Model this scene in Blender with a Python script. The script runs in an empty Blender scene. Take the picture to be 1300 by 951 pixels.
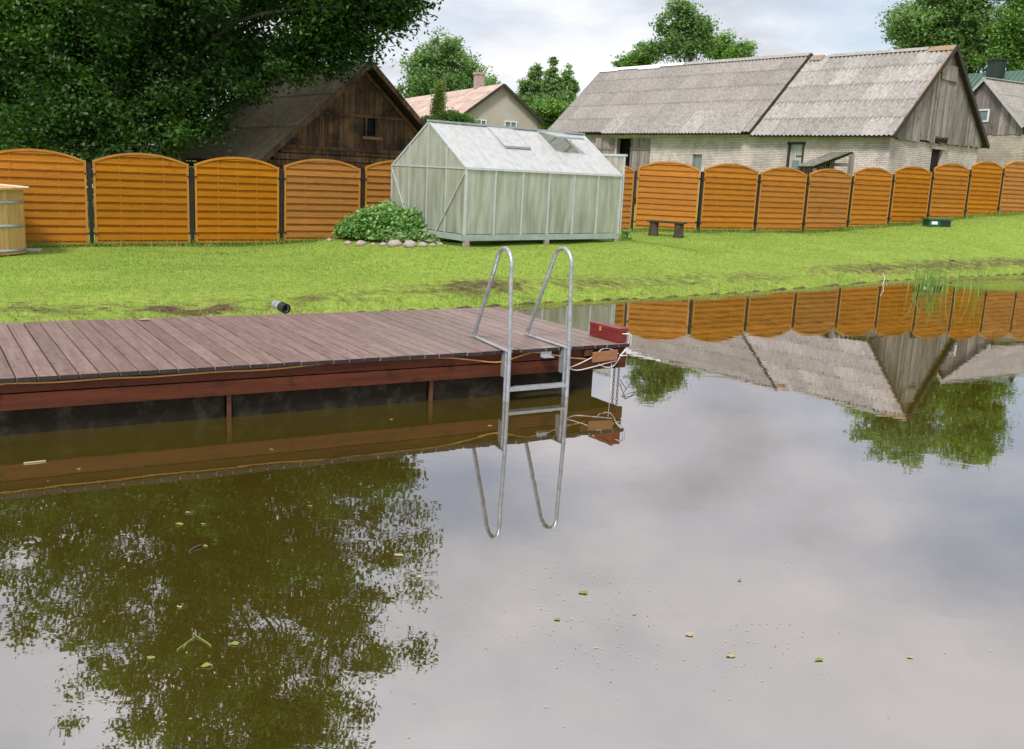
import bpy, math, random
import numpy as np
R = math.radians
C = bpy.context.scene.collection
SC = bpy.context.scene
rng = np.random.default_rng(7)
random.seed(7)

# ------------------------------------------------------------------ camera maths
F, CX, CY, CAMH = 1150.0, 650.0, 431.0, 2.1
_d = np.array([350 - CX, 6600 - CY, F]); _up = -_d / np.linalg.norm(_d)
_z = np.array([0, 0, 1.0]); _f = _z - _up * (_z @ _up); _f /= np.linalg.norm(_f)
_r = np.cross(_f, _up); _r = -_r if _r[0] < 0 else _r
MW = np.array([_r, _f, _up])
CAM = np.array([0, 0, CAMH])
def ray(x, y): return MW @ np.array([(x - CX) / F, (y - CY) / F, 1.0])
def onz(x, y, z):
    v = ray(x, y); return CAM + v * ((z - CAMH) / v[2])
def at(x, y, Y):
    v = ray(x, y); return CAM + v * (Y / v[1])
def hit(x, y, P, n):
    v = ray(x, y); return CAM + v * (np.dot(np.array(P) - CAM, n) / np.dot(v, n))

# ------------------------------------------------------------------ object helpers
LOC = {}
def tag(o, label=None, cat=None, group=None, kind=None):
    if label: o['label'] = label
    if cat: o['category'] = cat
    if group: o['group'] = group
    if kind: o['kind'] = kind
    return o
def thing(name, label, cat, loc, group=None):
    o = bpy.data.objects.new(name, None); o.empty_display_size = .2
    C.objects.link(o); o.location = [float(a) for a in loc]; LOC[o] = np.array(loc, float)
    return tag(o, label, cat, group)
def link_mesh(name, me, mats, parent=None, base=None):
    o = bpy.data.objects.new(name, me); C.objects.link(o)
    for m in (mats if isinstance(mats, (list, tuple)) else [mats]): me.materials.append(m)
    if parent is not None:
        o.parent = parent; LOC[o] = LOC[parent]
    else:
        b = np.zeros(3) if base is None else np.array(base, float)
        o.location = b; LOC[o] = b
    return o
class MB:
    def __init__(s): s.v = []; s.f = []; s.m = []; s.sm = []
    def add(s, vs, fs, mi=0, smooth=False):
        b = len(s.v); s.v += [tuple(float(c) for c in v) for v in vs]
        for f in fs: s.f.append([i + b for i in f]); s.m.append(mi); s.sm.append(smooth)
    def box(s, c, size, ux=(1, 0, 0), uy=None, uz=(0, 0, 1), mi=0):
        ux = np.array(ux, float); ux /= np.linalg.norm(ux); uz = np.array(uz, float); uz /= np.linalg.norm(uz)
        uy = np.cross(uz, ux) if uy is None else np.array(uy, float); uy /= np.linalg.norm(uy)
        c = np.array(c, float); a, b, h = [q / 2 for q in size]
        vs = [c + ux * a * i + uy * b * j + uz * h * k for k in (-1, 1) for j in (-1, 1) for i in (-1, 1)]
        s.add(vs, [(0, 2, 3, 1), (4, 5, 7, 6), (0, 1, 5, 4), (2, 6, 7, 3), (0, 4, 6, 2), (1, 3, 7, 5)], mi)
    def bar(s, p, q, w, h, up=(0, 0, 1), mi=0):
        p = np.array(p, float); q = np.array(q, float); d = q - p; L = np.linalg.norm(d)
        if L < 1e-6: return
        d /= L; up = np.array(up, float); side = np.cross(up, d)
        if np.linalg.norm(side) < 1e-3: side = np.cross((1, 0, 0.01), d)
        side /= np.linalg.norm(side); u2 = np.cross(d, side)
        s.box((p + q) / 2, (L, w, h), d, side, u2, mi)
    def tube(s, pts, r, n=8, mi=0, cap=True):
        pts = [np.array(p, float) for p in pts]; rs = r if isinstance(r, (list, tuple)) else [r] * len(pts)
        vs = []; prev = None
        for i, p in enumerate(pts):
            t = pts[min(i + 1, len(pts) - 1)] - pts[max(i - 1, 0)]; t /= (np.linalg.norm(t) + 1e-9)
            if prev is None:
                a = np.cross(t, (0, 0, 1.0)); 
                if np.linalg.norm(a) < .05: a = np.cross(t, (1.0, 0, 0))
            else: a = prev - t * (prev @ t)
            a /= np.linalg.norm(a); prev = a; b = np.cross(t, a)
            vs += [p + rs[i] * (a * math.cos(2 * math.pi * k / n) + b * math.sin(2 * math.pi * k / n)) for k in range(n)]
        fs = [(i * n + k, i * n + (k + 1) % n, (i + 1) * n + (k + 1) % n, (i + 1) * n + k) for i in range(len(pts) - 1) for k in range(n)]
        s.add(vs, fs, mi, True)
        if cap: 
            s.add(vs[:n], [tuple(range(n))[::-1]], mi); s.add(vs[-n:], [tuple(range(n))], mi)
    def lathe(s, c, prof, n=24, mi=0, smooth=True):
        c = np.array(c, float); vs = [c + np.array([r * math.cos(2 * math.pi * k / n), r * math.sin(2 * math.pi * k / n), z]) for r, z in prof for k in range(n)]
        fs = [(i * n + k, i * n + (k + 1) % n, (i + 1) * n + (k + 1) % n, (i + 1) * n + k) for i in range(len(prof) - 1) for k in range(n)]
        s.add(vs, fs, mi, smooth)
    def prism(s, poly, d, mi=0):
        n = len(poly); poly = [np.array(p, float) for p in poly]; d = np.array(d, float)
        s.add(poly + [p + d for p in poly], [tuple(range(n)), tuple(range(2 * n - 1, n - 1, -1))] + [(i, i + n, (i + 1) % n + n, (i + 1) % n) for i in range(n)], mi)
    def build(s, name, mats, parent=None, base=None, bevel=0):
        b = LOC[parent] if parent is not None else (np.zeros(3) if base is None else np.array(base, float))
        me = bpy.data.meshes.new(name)
        me.from_pydata([(v[0] - b[0], v[1] - b[1], v[2] - b[2]) for v in s.v], [], s.f)
        me.polygons.foreach_set('material_index', s.m); me.polygons.foreach_set('use_smooth', s.sm)
        me.update()
        import bmesh
        bm = bmesh.new(); bm.from_mesh(me); bmesh.ops.recalc_face_normals(bm, faces=bm.faces); bm.to_mesh(me); bm.free()
        o = link_mesh(name, me, mats, parent, base)
        if bevel:
            m = o.modifiers.new('bev', 'BEVEL'); m.width = bevel; m.segments = 2; m.limit_method = 'ANGLE'
        return o
def build_each(mb, name, mats, parent=None, per=1, bevel=0):
    out = []; nb = len(mb.v) // 8 // per
    for i in range(nb):
        q_ = MB(); a = i * 8 * per; q_.v = mb.v[a:a + 8 * per]; fa = i * 6 * per
        q_.f = [[k - a for k in f] for f in mb.f[fa:fa + 6 * per]]; q_.m = mb.m[fa:fa + 6 * per]; q_.sm = mb.sm[fa:fa + 6 * per]
        out.append(q_.build(name, mats, parent, bevel=bevel))
    return out
def quads_mesh(name, V, k, mats, parent=None, base=None, mi=None, attr=None):
    """V: (n*k,3) verts of n separate k-gons."""
    b = LOC[parent] if parent is not None else (np.zeros(3) if base is None else np.array(base, float))
    V = (V - b).astype(np.float32); n = len(V) // k
    me = bpy.data.meshes.new(name)
    me.vertices.add(n * k); me.vertices.foreach_set('co', V.ravel())
    me.loops.add(n * k); me.loops.foreach_set('vertex_index', np.arange(n * k, dtype=np.int32))
    me.polygons.add(n); me.polygons.foreach_set('loop_start', np.arange(0, n * k, k, dtype=np.int32))
    me.polygons.foreach_set('loop_total', np.full(n, k, dtype=np.int32))
    if mi is not None: me.polygons.foreach_set('material_index', mi.astype(np.int32))
    if attr is not None:
        a = me.attributes.new('tint', 'FLOAT', 'POINT'); a.data.foreach_set('value', np.repeat(attr, k).astype(np.float32))
    me.update(calc_edges=True)
    return link_mesh(name, me, mats, parent, base)

# ------------------------------------------------------------------ materials
def nodes(m):
    m.use_nodes = True; nt = m.node_tree; nt.nodes.clear()
    return nt, nt.nodes, nt.links
def lk(L, a, b): L.new(a, b)
def mat(name, c1, c2, scale=4, stretch=(1, 1, 1), rough=.7, bump=.2, bscale=None, island=.0, c3=None, c3amt=.3, c3scale=1.2, metal=0, spec=.4, detail=6, bdist=.01, objvar=0, rotz=None):
    m = bpy.data.materials.new(name); nt, N, L = nodes(m)
    tc = N.new('ShaderNodeTexCoord'); mp = N.new('ShaderNodeMapping'); mp.inputs['Scale'].default_value = stretch
    if rotz is not None: mp.vector_type = 'TEXTURE'; mp.inputs['Rotation'].default_value = (0, 0, R(rotz)); mp.inputs['Scale'].default_value = [1 / k for k in stretch]
    L.new(tc.outputs['Object'], mp.inputs['Vector'])
    n1 = N.new('ShaderNodeTexNoise'); n1.inputs['Scale'].default_value = scale; n1.inputs['Detail'].default_value = detail; n1.inputs['Roughness'].default_value = .65
    L.new(mp.outputs[0], n1.inputs['Vector'])
    cr = N.new('ShaderNodeValToRGB'); cr.color_ramp.elements[0].position = .32; cr.color_ramp.elements[1].position = .68
    cr.color_ramp.elements[0].color = (*c1, 1); cr.color_ramp.elements[1].color = (*c2, 1)
    L.new(n1.outputs['Fac'], cr.inputs[0]); col = cr.outputs[0]
    if c3:
        n3 = N.new('ShaderNodeTexNoise'); n3.inputs['Scale'].default_value = c3scale; n3.inputs['Detail'].default_value = 8; n3.inputs['Roughness'].default_value = .7
        L.new(tc.outputs['Object'], n3.inputs['Vector'])
        r3 = N.new('ShaderNodeValToRGB'); r3.color_ramp.elements[0].position = .62 - c3amt * .4; r3.color_ramp.elements[1].position = .72 - c3amt * .2
        L.new(n3.outputs['Fac'], r3.inputs[0])
        mx = N.new('ShaderNodeMix'); mx.data_type = 'RGBA'; L.new(r3.outputs[0], mx.inputs[0]); L.new(col, mx.inputs[6]); mx.inputs[7].default_value = (*c3, 1)
        col = mx.outputs[2]
    if island:
        g = N.new('ShaderNodeNewGeometry'); mr = N.new('ShaderNodeMapRange'); mr.inputs[3].default_value = 1 - island; mr.inputs[4].default_value = 1 + island
        L.new(g.outputs['Random Per Island'], mr.inputs[0])
        vm = N.new('ShaderNodeVectorMath'); vm.operation = 'SCALE'; L.new(col, vm.inputs[0]); L.new(mr.outputs[0], vm.inputs['Scale']); col = vm.outputs[0]
    if objvar:
        oi = N.new('ShaderNodeObjectInfo'); h = N.new('ShaderNodeHueSaturation'); L.new(col, h.inputs['Color'])
        m1 = N.new('ShaderNodeMapRange'); m1.inputs[3].default_value = 1 - objvar; m1.inputs[4].default_value = 1 + objvar * .7; L.new(oi.outputs['Random'], m1.inputs[0]); L.new(m1.outputs[0], h.inputs['Value'])
        mh = N.new('ShaderNodeMath'); mh.operation = 'MULTIPLY_ADD'; mh.inputs[1].default_value = 7.31; L.new(oi.outputs['Random'], mh.inputs[0]); mh2 = N.new('ShaderNodeMath'); mh2.operation = 'FRACT'; L.new(mh.outputs[0], mh2.inputs[0])
        m2 = N.new('ShaderNodeMapRange'); m2.inputs[3].default_value = .93; m2.inputs[4].default_value = 1.03; L.new(mh2.outputs[0], m2.inputs[0]); L.new(m2.outputs[0], h.inputs['Saturation']); col = h.outputs[0]
    p = N.new('ShaderNodeBsdfPrincipled'); p.inputs['Roughness'].default_value = rough; p.inputs['Metallic'].default_value = metal
    p.inputs['Specular IOR Level'].default_value = spec
    L.new(col, p.inputs['Base Color'])
    if bump:
        bp = N.new('ShaderNodeBump'); bp.inputs['Strength'].default_value = bump; bp.inputs['Distance'].default_value = bdist
        n2 = N.new('ShaderNodeTexNoise'); n2.inputs['Scale'].default_value = bscale or scale * 3; n2.inputs['Detail'].default_value = 5
        L.new(mp.outputs[0], n2.inputs['Vector']); L.new(n2.outputs['Fac'], bp.inputs['Height']); L.new(bp.outputs[0], p.inputs['Normal'])
    o = N.new('ShaderNodeOutputMaterial'); L.new(p.outputs[0], o.inputs[0])
    return m
def leafmat(name, ca, cb, trans=.3, rough=.5):
    m = bpy.data.materials.new(name); nt, N, L = nodes(m)
    g = N.new('ShaderNodeNewGeometry'); at_ = N.new('ShaderNodeAttribute'); at_.attribute_name = 'tint'
    ad = N.new('ShaderNodeMath'); ad.operation = 'MULTIPLY_ADD'; ad.inputs[1].default_value = .5; L.new(g.outputs['Random Per Island'], ad.inputs[0]); L.new(at_.outputs['Fac'], ad.inputs[2])
    mx = N.new('ShaderNodeMix'); mx.data_type = 'RGBA'; L.new(ad.outputs[0], mx.inputs[0]); mx.inputs[6].default_value = (*ca, 1); mx.inputs[7].default_value = (*cb, 1)
    p = N.new('ShaderNodeBsdfPrincipled'); p.inputs['Roughness'].default_value = rough; p.inputs['Specular IOR Level'].default_value = .35; L.new(mx.outputs[2], p.inputs['Base Color'])
    t = N.new('ShaderNodeBsdfTranslucent'); vm = N.new('ShaderNodeVectorMath'); vm.operation = 'MULTIPLY'; vm.inputs[1].default_value = (1.3, 1.35, .6); L.new(mx.outputs[2], vm.inputs[0]); L.new(vm.outputs[0], t.inputs[0])
    ms = N.new('ShaderNodeMixShader'); ms.inputs[0].default_value = trans; L.new(p.outputs[0], ms.inputs[1]); L.new(t.outputs[0], ms.inputs[2])
    o = N.new('ShaderNodeOutputMaterial'); L.new(ms.outputs[0], o.inputs[0]); return m
def brickmat(name, c1, c2, mortar, udir, bw=.26, bh=.075):
    m = bpy.data.materials.new(name); nt, N, L = nodes(m)
    tc = N.new('ShaderNodeTexCoord'); d1 = N.new('ShaderNodeVectorMath'); d1.operation = 'DOT_PRODUCT'; d1.inputs[1].default_value = (udir[0], udir[1], 0)
    L.new(tc.outputs['Object'], d1.inputs[0]); sx = N.new('ShaderNodeSeparateXYZ'); L.new(tc.outputs['Object'], sx.inputs[0])
    cb = N.new('ShaderNodeCombineXYZ'); L.new(d1.outputs['Value'], cb.inputs[0]); L.new(sx.outputs[2], cb.inputs[1])
    b = N.new('ShaderNodeTexBrick'); b.inputs['Color1'].default_value = (*c1, 1); b.inputs['Color2'].default_value = (*c2, 1); b.inputs['Mortar'].default_value = (*mortar, 1)
    b.inputs['Scale'].default_value = 1; b.inputs['Brick Width'].default_value = bw; b.inputs['Row Height'].default_value = bh; b.inputs['Mortar Size'].default_value = .011; b.inputs['Bias'].default_value = -.1
    b.inputs['Mortar Smooth'].default_value = .3
    L.new(cb.outputs[0], b.inputs['Vector'])
    n = N.new('ShaderNodeTexNoise'); n.inputs['Scale'].default_value = 1.1; n.inputs['Detail'].default_value = 9; n.inputs['Roughness'].default_value = .7; L.new(tc.outputs['Object'], n.inputs['Vector'])
    cr = N.new('ShaderNodeValToRGB'); cr.color_ramp.elements[0].color = (.62, .6, .56, 1); cr.color_ramp.elements[1].color = (1.1, 1.08, 1.05, 1); cr.color_ramp.elements[0].position = .3; cr.color_ramp.elements[1].position = .6
    L.new(n.outputs['Fac'], cr.inputs[0]); mu = N.new('ShaderNodeMix'); mu.data_type = 'RGBA'; mu.blend_type = 'MULTIPLY'; mu.inputs[0].default_value = 1
    L.new(b.outputs['Color'], mu.inputs[6]); L.new(cr.outputs[0], mu.inputs[7])
    p = N.new('ShaderNodeBsdfPrincipled'); p.inputs['Roughness'].default_value = .9; L.new(mu.outputs[2], p.inputs['Base Color'])
    bp = N.new('ShaderNodeBump'); bp.inputs['Strength'].default_value = .6; bp.inputs['Distance'].default_value = .012; bp.invert = True; L.new(b.outputs['Fac'], bp.inputs['Height']); L.new(bp.outputs[0], p.inputs['Normal'])
    o = N.new('ShaderNodeOutputMaterial'); L.new(p.outputs[0], o.inputs[0]); return m
def panemat(name, tint, transp, c2, streak=1.0):
    m = bpy.data.materials.new(name); nt, N, L = nodes(m)
    tc = N.new('ShaderNodeTexCoord'); mp = N.new('ShaderNodeMapping'); mp.inputs['Scale'].default_value = (5, 5, .7); L.new(tc.outputs['Object'], mp.inputs[0])
    n = N.new('ShaderNodeTexNoise'); n.inputs['Scale'].default_value = 1.5; n.inputs['Detail'].default_value = 6; L.new(mp.outputs[0], n.inputs['Vector'])
    cr = N.new('ShaderNodeValToRGB'); cr.color_ramp.elements[0].color = (*c2, 1); cr.color_ramp.elements[1].color = (*tint, 1); cr.color_ramp.elements[0].position = .35; cr.color_ramp.elements[1].position = .6
    L.new(n.outputs['Fac'], cr.inputs[0])
    p = N.new('ShaderNodeBsdfPrincipled'); p.inputs['Roughness'].default_value = .25; L.new(cr.outputs[0], p.inputs['Base Color'])
    t = N.new('ShaderNodeBsdfTranslucent'); L.new(cr.outputs[0], t.inputs[0])
    a = N.new('ShaderNodeMixShader'); a.inputs[0].default_value = .5; L.new(p.outputs[0], a.inputs[1]); L.new(t.outputs[0], a.inputs[2])
    tr = N.new('ShaderNodeBsdfTransparent'); tr.inputs[0].default_value = (.9, .95, .85, 1)
    mr = N.new('ShaderNodeMapRange'); mr.inputs[3].default_value = transp * 1.4; mr.inputs[4].default_value = transp * .5; L.new(n.outputs['Fac'], mr.inputs[0])
    b = N.new('ShaderNodeMixShader'); L.new(mr.outputs[0], b.inputs[0]); L.new(a.outputs[0], b.inputs[1]); L.new(tr.outputs[0], b.inputs[2])
    o = N.new('ShaderNodeOutputMaterial'); L.new(b.outputs[0], o.inputs[0]); return m

M = dict(
 fence=mat('fence_wood', (.35, .122, .009), (.45, .178, .015), 3, (1, 1, 9), .7, .15, 12, .12, spec=.2, c3=(.28, .095, .010), c3amt=.08, c3scale=4, objvar=.09),
 fence_frame=mat('fence_frame_wood', (.41, .155, .013), (.50, .215, .022), 6, (1, 1, 2), .6, .1, 12, .08, objvar=.1),
 gap=mat('rusty_gap_shade', (.05, .018, .010), (.10, .038, .022), 6, bump=0),
 black=mat('black_post_paint', (.008, .008, .008), (.02, .02, .018), 8, rough=.6, bump=.15),
 rust=mat('rusty_iron', (.10, .045, .02), (.2, .09, .04), 14, rough=.8, bump=.3),
 deck=mat('deck_boards_stained', (.165, .105, .090), (.27, .185, .160), 5, (.35, 5, 1), .42, .45, 22, .15, rotz=124, c3=(.13, .08, .07), c3amt=.25, c3scale=16, spec=.5, detail=10),
 deckend=mat('dark_board_end', (.014, .009, .009), (.03, .02, .018), 8, rough=.7, island=.2),
 fascia=mat('fascia_red_brown', (.055, .014, .0055), (.105, .027, .010), 4, (.25, 4, 5), .65, rotz=28.3, bump=.3, bscale=12, island=.12, c3=(.035, .011, .006), c3amt=.2, c3scale=8, spec=.2),
 float_=mat('float_grey_black', (.010, .008, .005), (.020, .016, .011), 7, rough=.9, bump=.4, spec=.15, c3=(.045, .037, .026), c3amt=.3, c3scale=5),
 strap=mat('orange_strut', (.06, .02, .008), (.10, .034, .012), 6),
 galv=mat('galvanised_steel', (.34, .36, .38), (.5, .52, .54), 14, rough=.38, bump=.08, metal=.55, spec=.6, c3=(.27, .28, .3), c3amt=.3, c3scale=9),
 alu=mat('aluminium', (.5, .53, .54), (.62, .65, .66), 8, rough=.4, bump=.05, metal=.35, spec=.5),
 alud=mat('aluminium_weathered', (.30, .35, .34), (.42, .46, .45), 5, rough=.5, bump=.1, metal=.25),
 redbox=mat('dark_red_paint', (.14, .014, .014), (.2, .022, .02), 6, (1, 1, 3), .35, .1),
 brass=mat('brass', (.75, .5, .08), (.85, .6, .15), 8, rough=.3, metal=.8, bump=0),
 brownwood=mat('plain_brown_wood', (.20, .085, .035), (.3, .13, .055), 8, (1, 1, 4), .6, .2),
 rope=mat('white_rope', (.55, .53, .5), (.7, .68, .64), 60, rough=.9, bump=.4),
 yrope=mat('ochre_rope', (.34, .19, .05), (.48, .28, .08), 60, rough=.9, bump=.4),
 chain=mat('rusty_chain', (.03, .022, .018), (.09, .06, .045), 30, rough=.7, bump=.3),
 roofg=mat('fibre_cement_grey', (.25, .225, .205), (.33, .30, .275), 5, (1, 1, 1), .9, .4, 30, .12, c3=(.20, .185, .165), c3amt=.4, c3scale=7),
 roofl=mat('fibre_cement_pale', (.29, .27, .25), (.40, .375, .35), 5, (1, 1, 1), .9, .4, 30, .17, c3=(.22, .20, .18), c3amt=.4, c3scale=6),
 rooford=mat('lichen_orange_edge', (.24, .17, .11), (.40, .20, .08), 5, rough=.95, bump=.4, c3=(.27, .24, .2), c3amt=.5, c3scale=4),
 roofd=mat('fibre_cement_mossy', (.28, .23, .185), (.43, .36, .29), 6, (1, 1, 1), .95, .4, 30, .14, c3=(.33, .20, .07), c3amt=.35, c3scale=4),
 roofr=mat('old_red_roof', (.40, .28, .235), (.54, .415, .36), 1.5, rough=.9, bump=.2, island=.1, c3=(.3, .2, .15), c3amt=.2),
 roofgreen=mat('green_metal_roof', (.05, .105, .08), (.08, .14, .105), 2, rough=.5, bump=.05),
 chim_green=mat('dark_green_cladding', (.018, .035, .03), (.03, .05, .045), 2, rough=.5, bump=.05),
 underdeck=mat('dark_roof_timber', (.03, .022, .018), (.055, .042, .034), 5),
 oldwood=mat('old_grey_planks', (.14, .115, .105), (.31, .27, .255), 3, (4, 4, .35), .9, .5, 9, .38, c3=(.12, .06, .03), c3amt=.15, c3scale=2.5),
 shedwood=mat('old_brown_planks', (.045, .024, .013), (.19, .105, .055), 3, (4, 4, .35), .85, .5, 9, .42, c3=(.03, .017, .011), c3amt=.4, c3scale=1.8),
 whitewood=mat('weathered_white_wood', (.36, .35, .33), (.55, .54, .52), 4, (3, 3, .5), .8, .2, island=.1),
 redwood=mat('faded_red_planks', (.06, .022, .018), (.12, .045, .035), 4, (4, 4, .4), .85, .3, island=.25),
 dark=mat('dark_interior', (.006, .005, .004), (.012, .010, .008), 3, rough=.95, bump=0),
 glass=mat('window_glass', (.10, .14, .15), (.2, .26, .27), .6, rough=.08, bump=0, spec=.8),
 plaster=mat('grey_beige_plaster', (.40, .35, .31), (.47, .42, .375), .8, rough=.95, bump=.15, bscale=40),
 chimney=mat('pale_red_chimney_brick', (.35, .24, .21), (.5, .38, .34), 6, rough=.9, bump=.3),
 pine=mat('light_pine_staves', (.5, .29, .10), (.66, .42, .17), 3, (6, 6, .5), .5, .2, 10, .12),
 steelband=mat('steel_band', (.4, .4, .42), (.55, .55, .57), 6, rough=.35, metal=.6, bump=0),
 bark=mat('tree_bark', (.035, .027, .02), (.09, .072, .055), 6, (1, 1, .3), .95, .7, 8, bdist=.04),
 stone=mat('field_stone', (.3, .24, .2), (.46, .38, .33), 6, rough=.85, bump=.4, c3=(.2, .19, .17), c3amt=.3, c3scale=7),
 slab=mat('paving_stone', (.38, .36, .32), (.5, .47, .43), 6, rough=.9),
 greenpaint=mat('green_paint', (.01, .09, .045), (.02, .13, .065), 6, rough=.5),
 blackplastic=mat('black_plastic', (.012, .012, .012), (.025, .025, .025), 6, rough=.4, bump=0),
 pipegrey=mat('grey_pipe', (.12, .12, .12), (.4, .4, .4), 14, rough=.6),
 white=mat('white_plastic', (.7, .7, .7), (.8, .8, .8), 5, rough=.5, bump=0),
 reed=leafmat('reed_green', (.10, .19, .035), (.22, .34, .07), .2),
 leafA=leafmat('leaf_deep_green', (.009, .028, .006), (.085, .20, .030), .38),
 leafB=leafmat('leaf_dark', (.006, .020, .005), (.030, .080, .015), .3),
 leafC=leafmat('leaf_mid', (.11, .20, .075), (.28, .43, .17), .42),
 leafD=leafmat('leaf_bright', (.10, .20, .04), (.25, .42, .11), .4),
 leafE=leafmat('leaf_shrub', (.085, .20, .05), (.30, .50, .16), .3),
 leafW=leafmat('leaf_pale', (.25, .34, .17), (.42, .5, .3), .3),
 conifer=leafmat('conifer_green', (.18, .27, .05), (.38, .46, .11), .15),
 grassb=leafmat('grass_blade', (.095, .18, .028), (.28, .375, .085), .35, .6),
 grassdry=leafmat('dry_grass_blade', (.17, .15, .045), (.40, .36, .14), .3, .7),
 pane=panemat('hazy_polycarbonate_wall', (.80, .81, .75), .42, (.64, .66, .55)),
 paneg=panemat('hazy_polycarbonate_gable', (.80, .79, .76), .60, (.66, .63, .58)),
 paner=panemat('white_polycarbonate_roof', (.80, .80, .80), .03, (.70, .69, .68)),
 fleaf=leafmat('floating_leaf', (.14, .19, .03), (.34, .36, .09), .1),
 fleafb=leafmat('dry_leaf', (.34, .26, .14), (.52, .45, .28), .1),
)

# ------------------------------------------------------------------ terrain
SHORE = [(-16, 6.5), (-11.5, 8.0), (-8.6, 9.15), (-6.2, 10.15), (-4.6, 11.0), (-3.2, 12.0), (-1.9, 12.9), (-.9, 13.6), (.62, 14.75), (2.63, 16.05), (4.28, 17.29), (5.95, 18.64), (8.52, 20.9), (10.57, 22.4), (13.75, 24.6), (17.5, 26.2), (21, 25), (23, 20), (20, 10), (14, 3), (8, 1.0), (-4, .9), (-12, 1.5), (-17, 3.5)]
SH = np.array(SHORE)
def poly_sd(x, y):
    x = np.asarray(x, float); y = np.asarray(y, float)
    d = np.full(x.shape, 1e9); ins = np.zeros(x.shape, bool); n = len(SH)
    for i in range(n):
        a = SH[i]; b = SH[(i + 1) % n]; e = b - a; t = np.clip(((x - a[0]) * e[0] + (y - a[1]) * e[1]) / (e @ e), 0, 1)
        d = np.minimum(d, np.hypot(x - a[0] - t * e[0], y - a[1] - t * e[1]))
        c = ((a[1] <= y) != (b[1] <= y)); xi = a[0] + (y - a[1]) * e[0] / (e[1] if abs(e[1]) > 1e-9 else 1e-9)
        ins ^= c & (x < xi)
    return np.where(ins, -d, d)
def vnoise(x, y, s, seed=0):
    # smooth value noise
    x = np.asarray(x) / s + 100 + seed * 17.3; y = np.asarray(y) / s + 100 + seed * 7.7
    i = np.floor(x).astype(int); j = np.floor(y).astype(int); u = x - i; v = y - j; u = u * u * (3 - 2 * u); v = v * v * (3 - 2 * v)
    def h(a, b):
        q = np.sin(a * 127.1 + b * 311.7 + seed * 53.1) * 43758.5453; return q - np.floor(q)
    return (h(i, j) * (1 - u) + h(i + 1, j) * u) * (1 - v) + (h(i, j + 1) * (1 - u) + h(i + 1, j + 1) * u) * v
# fence posts: left run, then right run
def solve_run(pxs, X0, Y0, m):
    out = []
    for px, py in pxs:
        r = ray(px, py); k = r[0] / r[1]; Y = (Y0 - m * X0) / (1 - m * k); out.append((k * Y, Y))
    return out
LRUN = solve_run([(115, 257), (243.7, 257), (357.3, 256), (460, 255)], -8.79, 18.77, .63)
G = (3.27, 26.1)
l4 = np.array(LRUN[-1]); LRUN = [(2 * LRUN[0][0] - LRUN[1][0] , 2 * LRUN[0][1] - LRUN[1][1])] + LRUN
LRUN = [(2 * LRUN[0][0] - LRUN[1][0] , 2 * LRUN[0][1] - LRUN[1][1])] + LRUN
for i in range(1, 4): LRUN.append(tuple(l4 + (np.array(G) - l4) * i / 4))
RRUN = solve_run([(889, 254), (961, 254), (1022.5, 256), (1079.5, 250), (1131, 250), (1180.5, 248), (1228, 245), (1270, 242)], 5.12, 25.9, .62)
e = np.array(RRUN[-1]) - np.array(RRUN[-2]); RRUN += [tuple(np.array(RRUN[-1]) + e), tuple(np.array(RRUN[-1]) + 2 * e)]
POSTS = LRUN + [G] + RRUN
print('POST spacing', [round(math.dist(POSTS[i], POSTS[i + 1]), 2) for i in range(len(POSTS) - 1)])
PZ = [.15, .18, .20, .215, .265, .33, .40, .48, .58, .67, .71, .70, .74, .87, 1.0, 1.18, 1.34, 1.44, 1.55]   # panel bottoms
FX = [p[0] for p in POSTS]
GXs = [-60, -11] + [(POSTS[i][0] + POSTS[i + 1][0]) / 2 for i in range(len(POSTS) - 1)][1:] + [30, 60]
GZs = [.05, .12] + [z - .07 for z in PZ[1:len(POSTS) - 1]] + [1.9, 2.4]
FP = np.array([(-60, POSTS[0][1] - 20)] + POSTS + [(60, 52)])
GU = np.array([math.cos(.707), math.sin(.707)]); GV = np.array([-GU[1], GU[0]]); GP = np.array([-1.907, 19.0])   # greenhouse axes
def height(x, y):
    x = np.asarray(x, float); y = np.asarray(y, float)
    s = poly_sd(x, y)
    zf = np.interp(x, GXs, GZs); fy = np.interp(x, FP[:, 0], FP[:, 1]); f = np.maximum(0, (fy - y) * .82)
    c = np.clip(zf * .9, .17, .30) * (1 + .25 * (vnoise(x, y, 1.3) - .5))
    sp = np.maximum(s, 0)
    t = sp / (sp + f + 1e-6); t = t * t * (3 - 2 * t)
    z = c * (1 - np.exp(-sp / .75)) + (zf - c) * t
    z = np.where(y < 6, c * (1 - np.exp(-sp / .75)) * 1.6, z)
    # rise of ground by the greenhouse
    du = (x - GP[0]) * GU[0] + (y - GP[1]) * GU[1]; dv = (x - GP[0]) * GV[0] + (y - GP[1]) * GV[1]
    g = np.exp(-(np.maximum(0, np.abs(dv) - 1.6) / 1.3) ** 2) * np.exp(-(np.maximum(0, np.maximum(-du - .4, du - 4.6)) / 1.3) ** 2)
    z = z * (1 - g * .85) + (.60 + .01 * du) * g * .85 * (s > 0) + 0
    z = z + np.where(s > .1, (vnoise(x, y, .55, 3) - .5) * .03 * np.minimum(sp, 1) + ((vnoise(x, y, .33, 13) - .5) * .09 + (vnoise(x, y, .22, 14) - .5) * .05) * np.exp(-((s - .7) / .6) ** 2), 0)
    zw = -.9 * (1 - np.exp(np.minimum(s, 0) / .9))
    # beyond the fence: gentle rise far away
    return np.where(s > 0, z, zw)
def gz(x, y): return float(height(np.array([x]), np.array([y]))[0])
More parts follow.
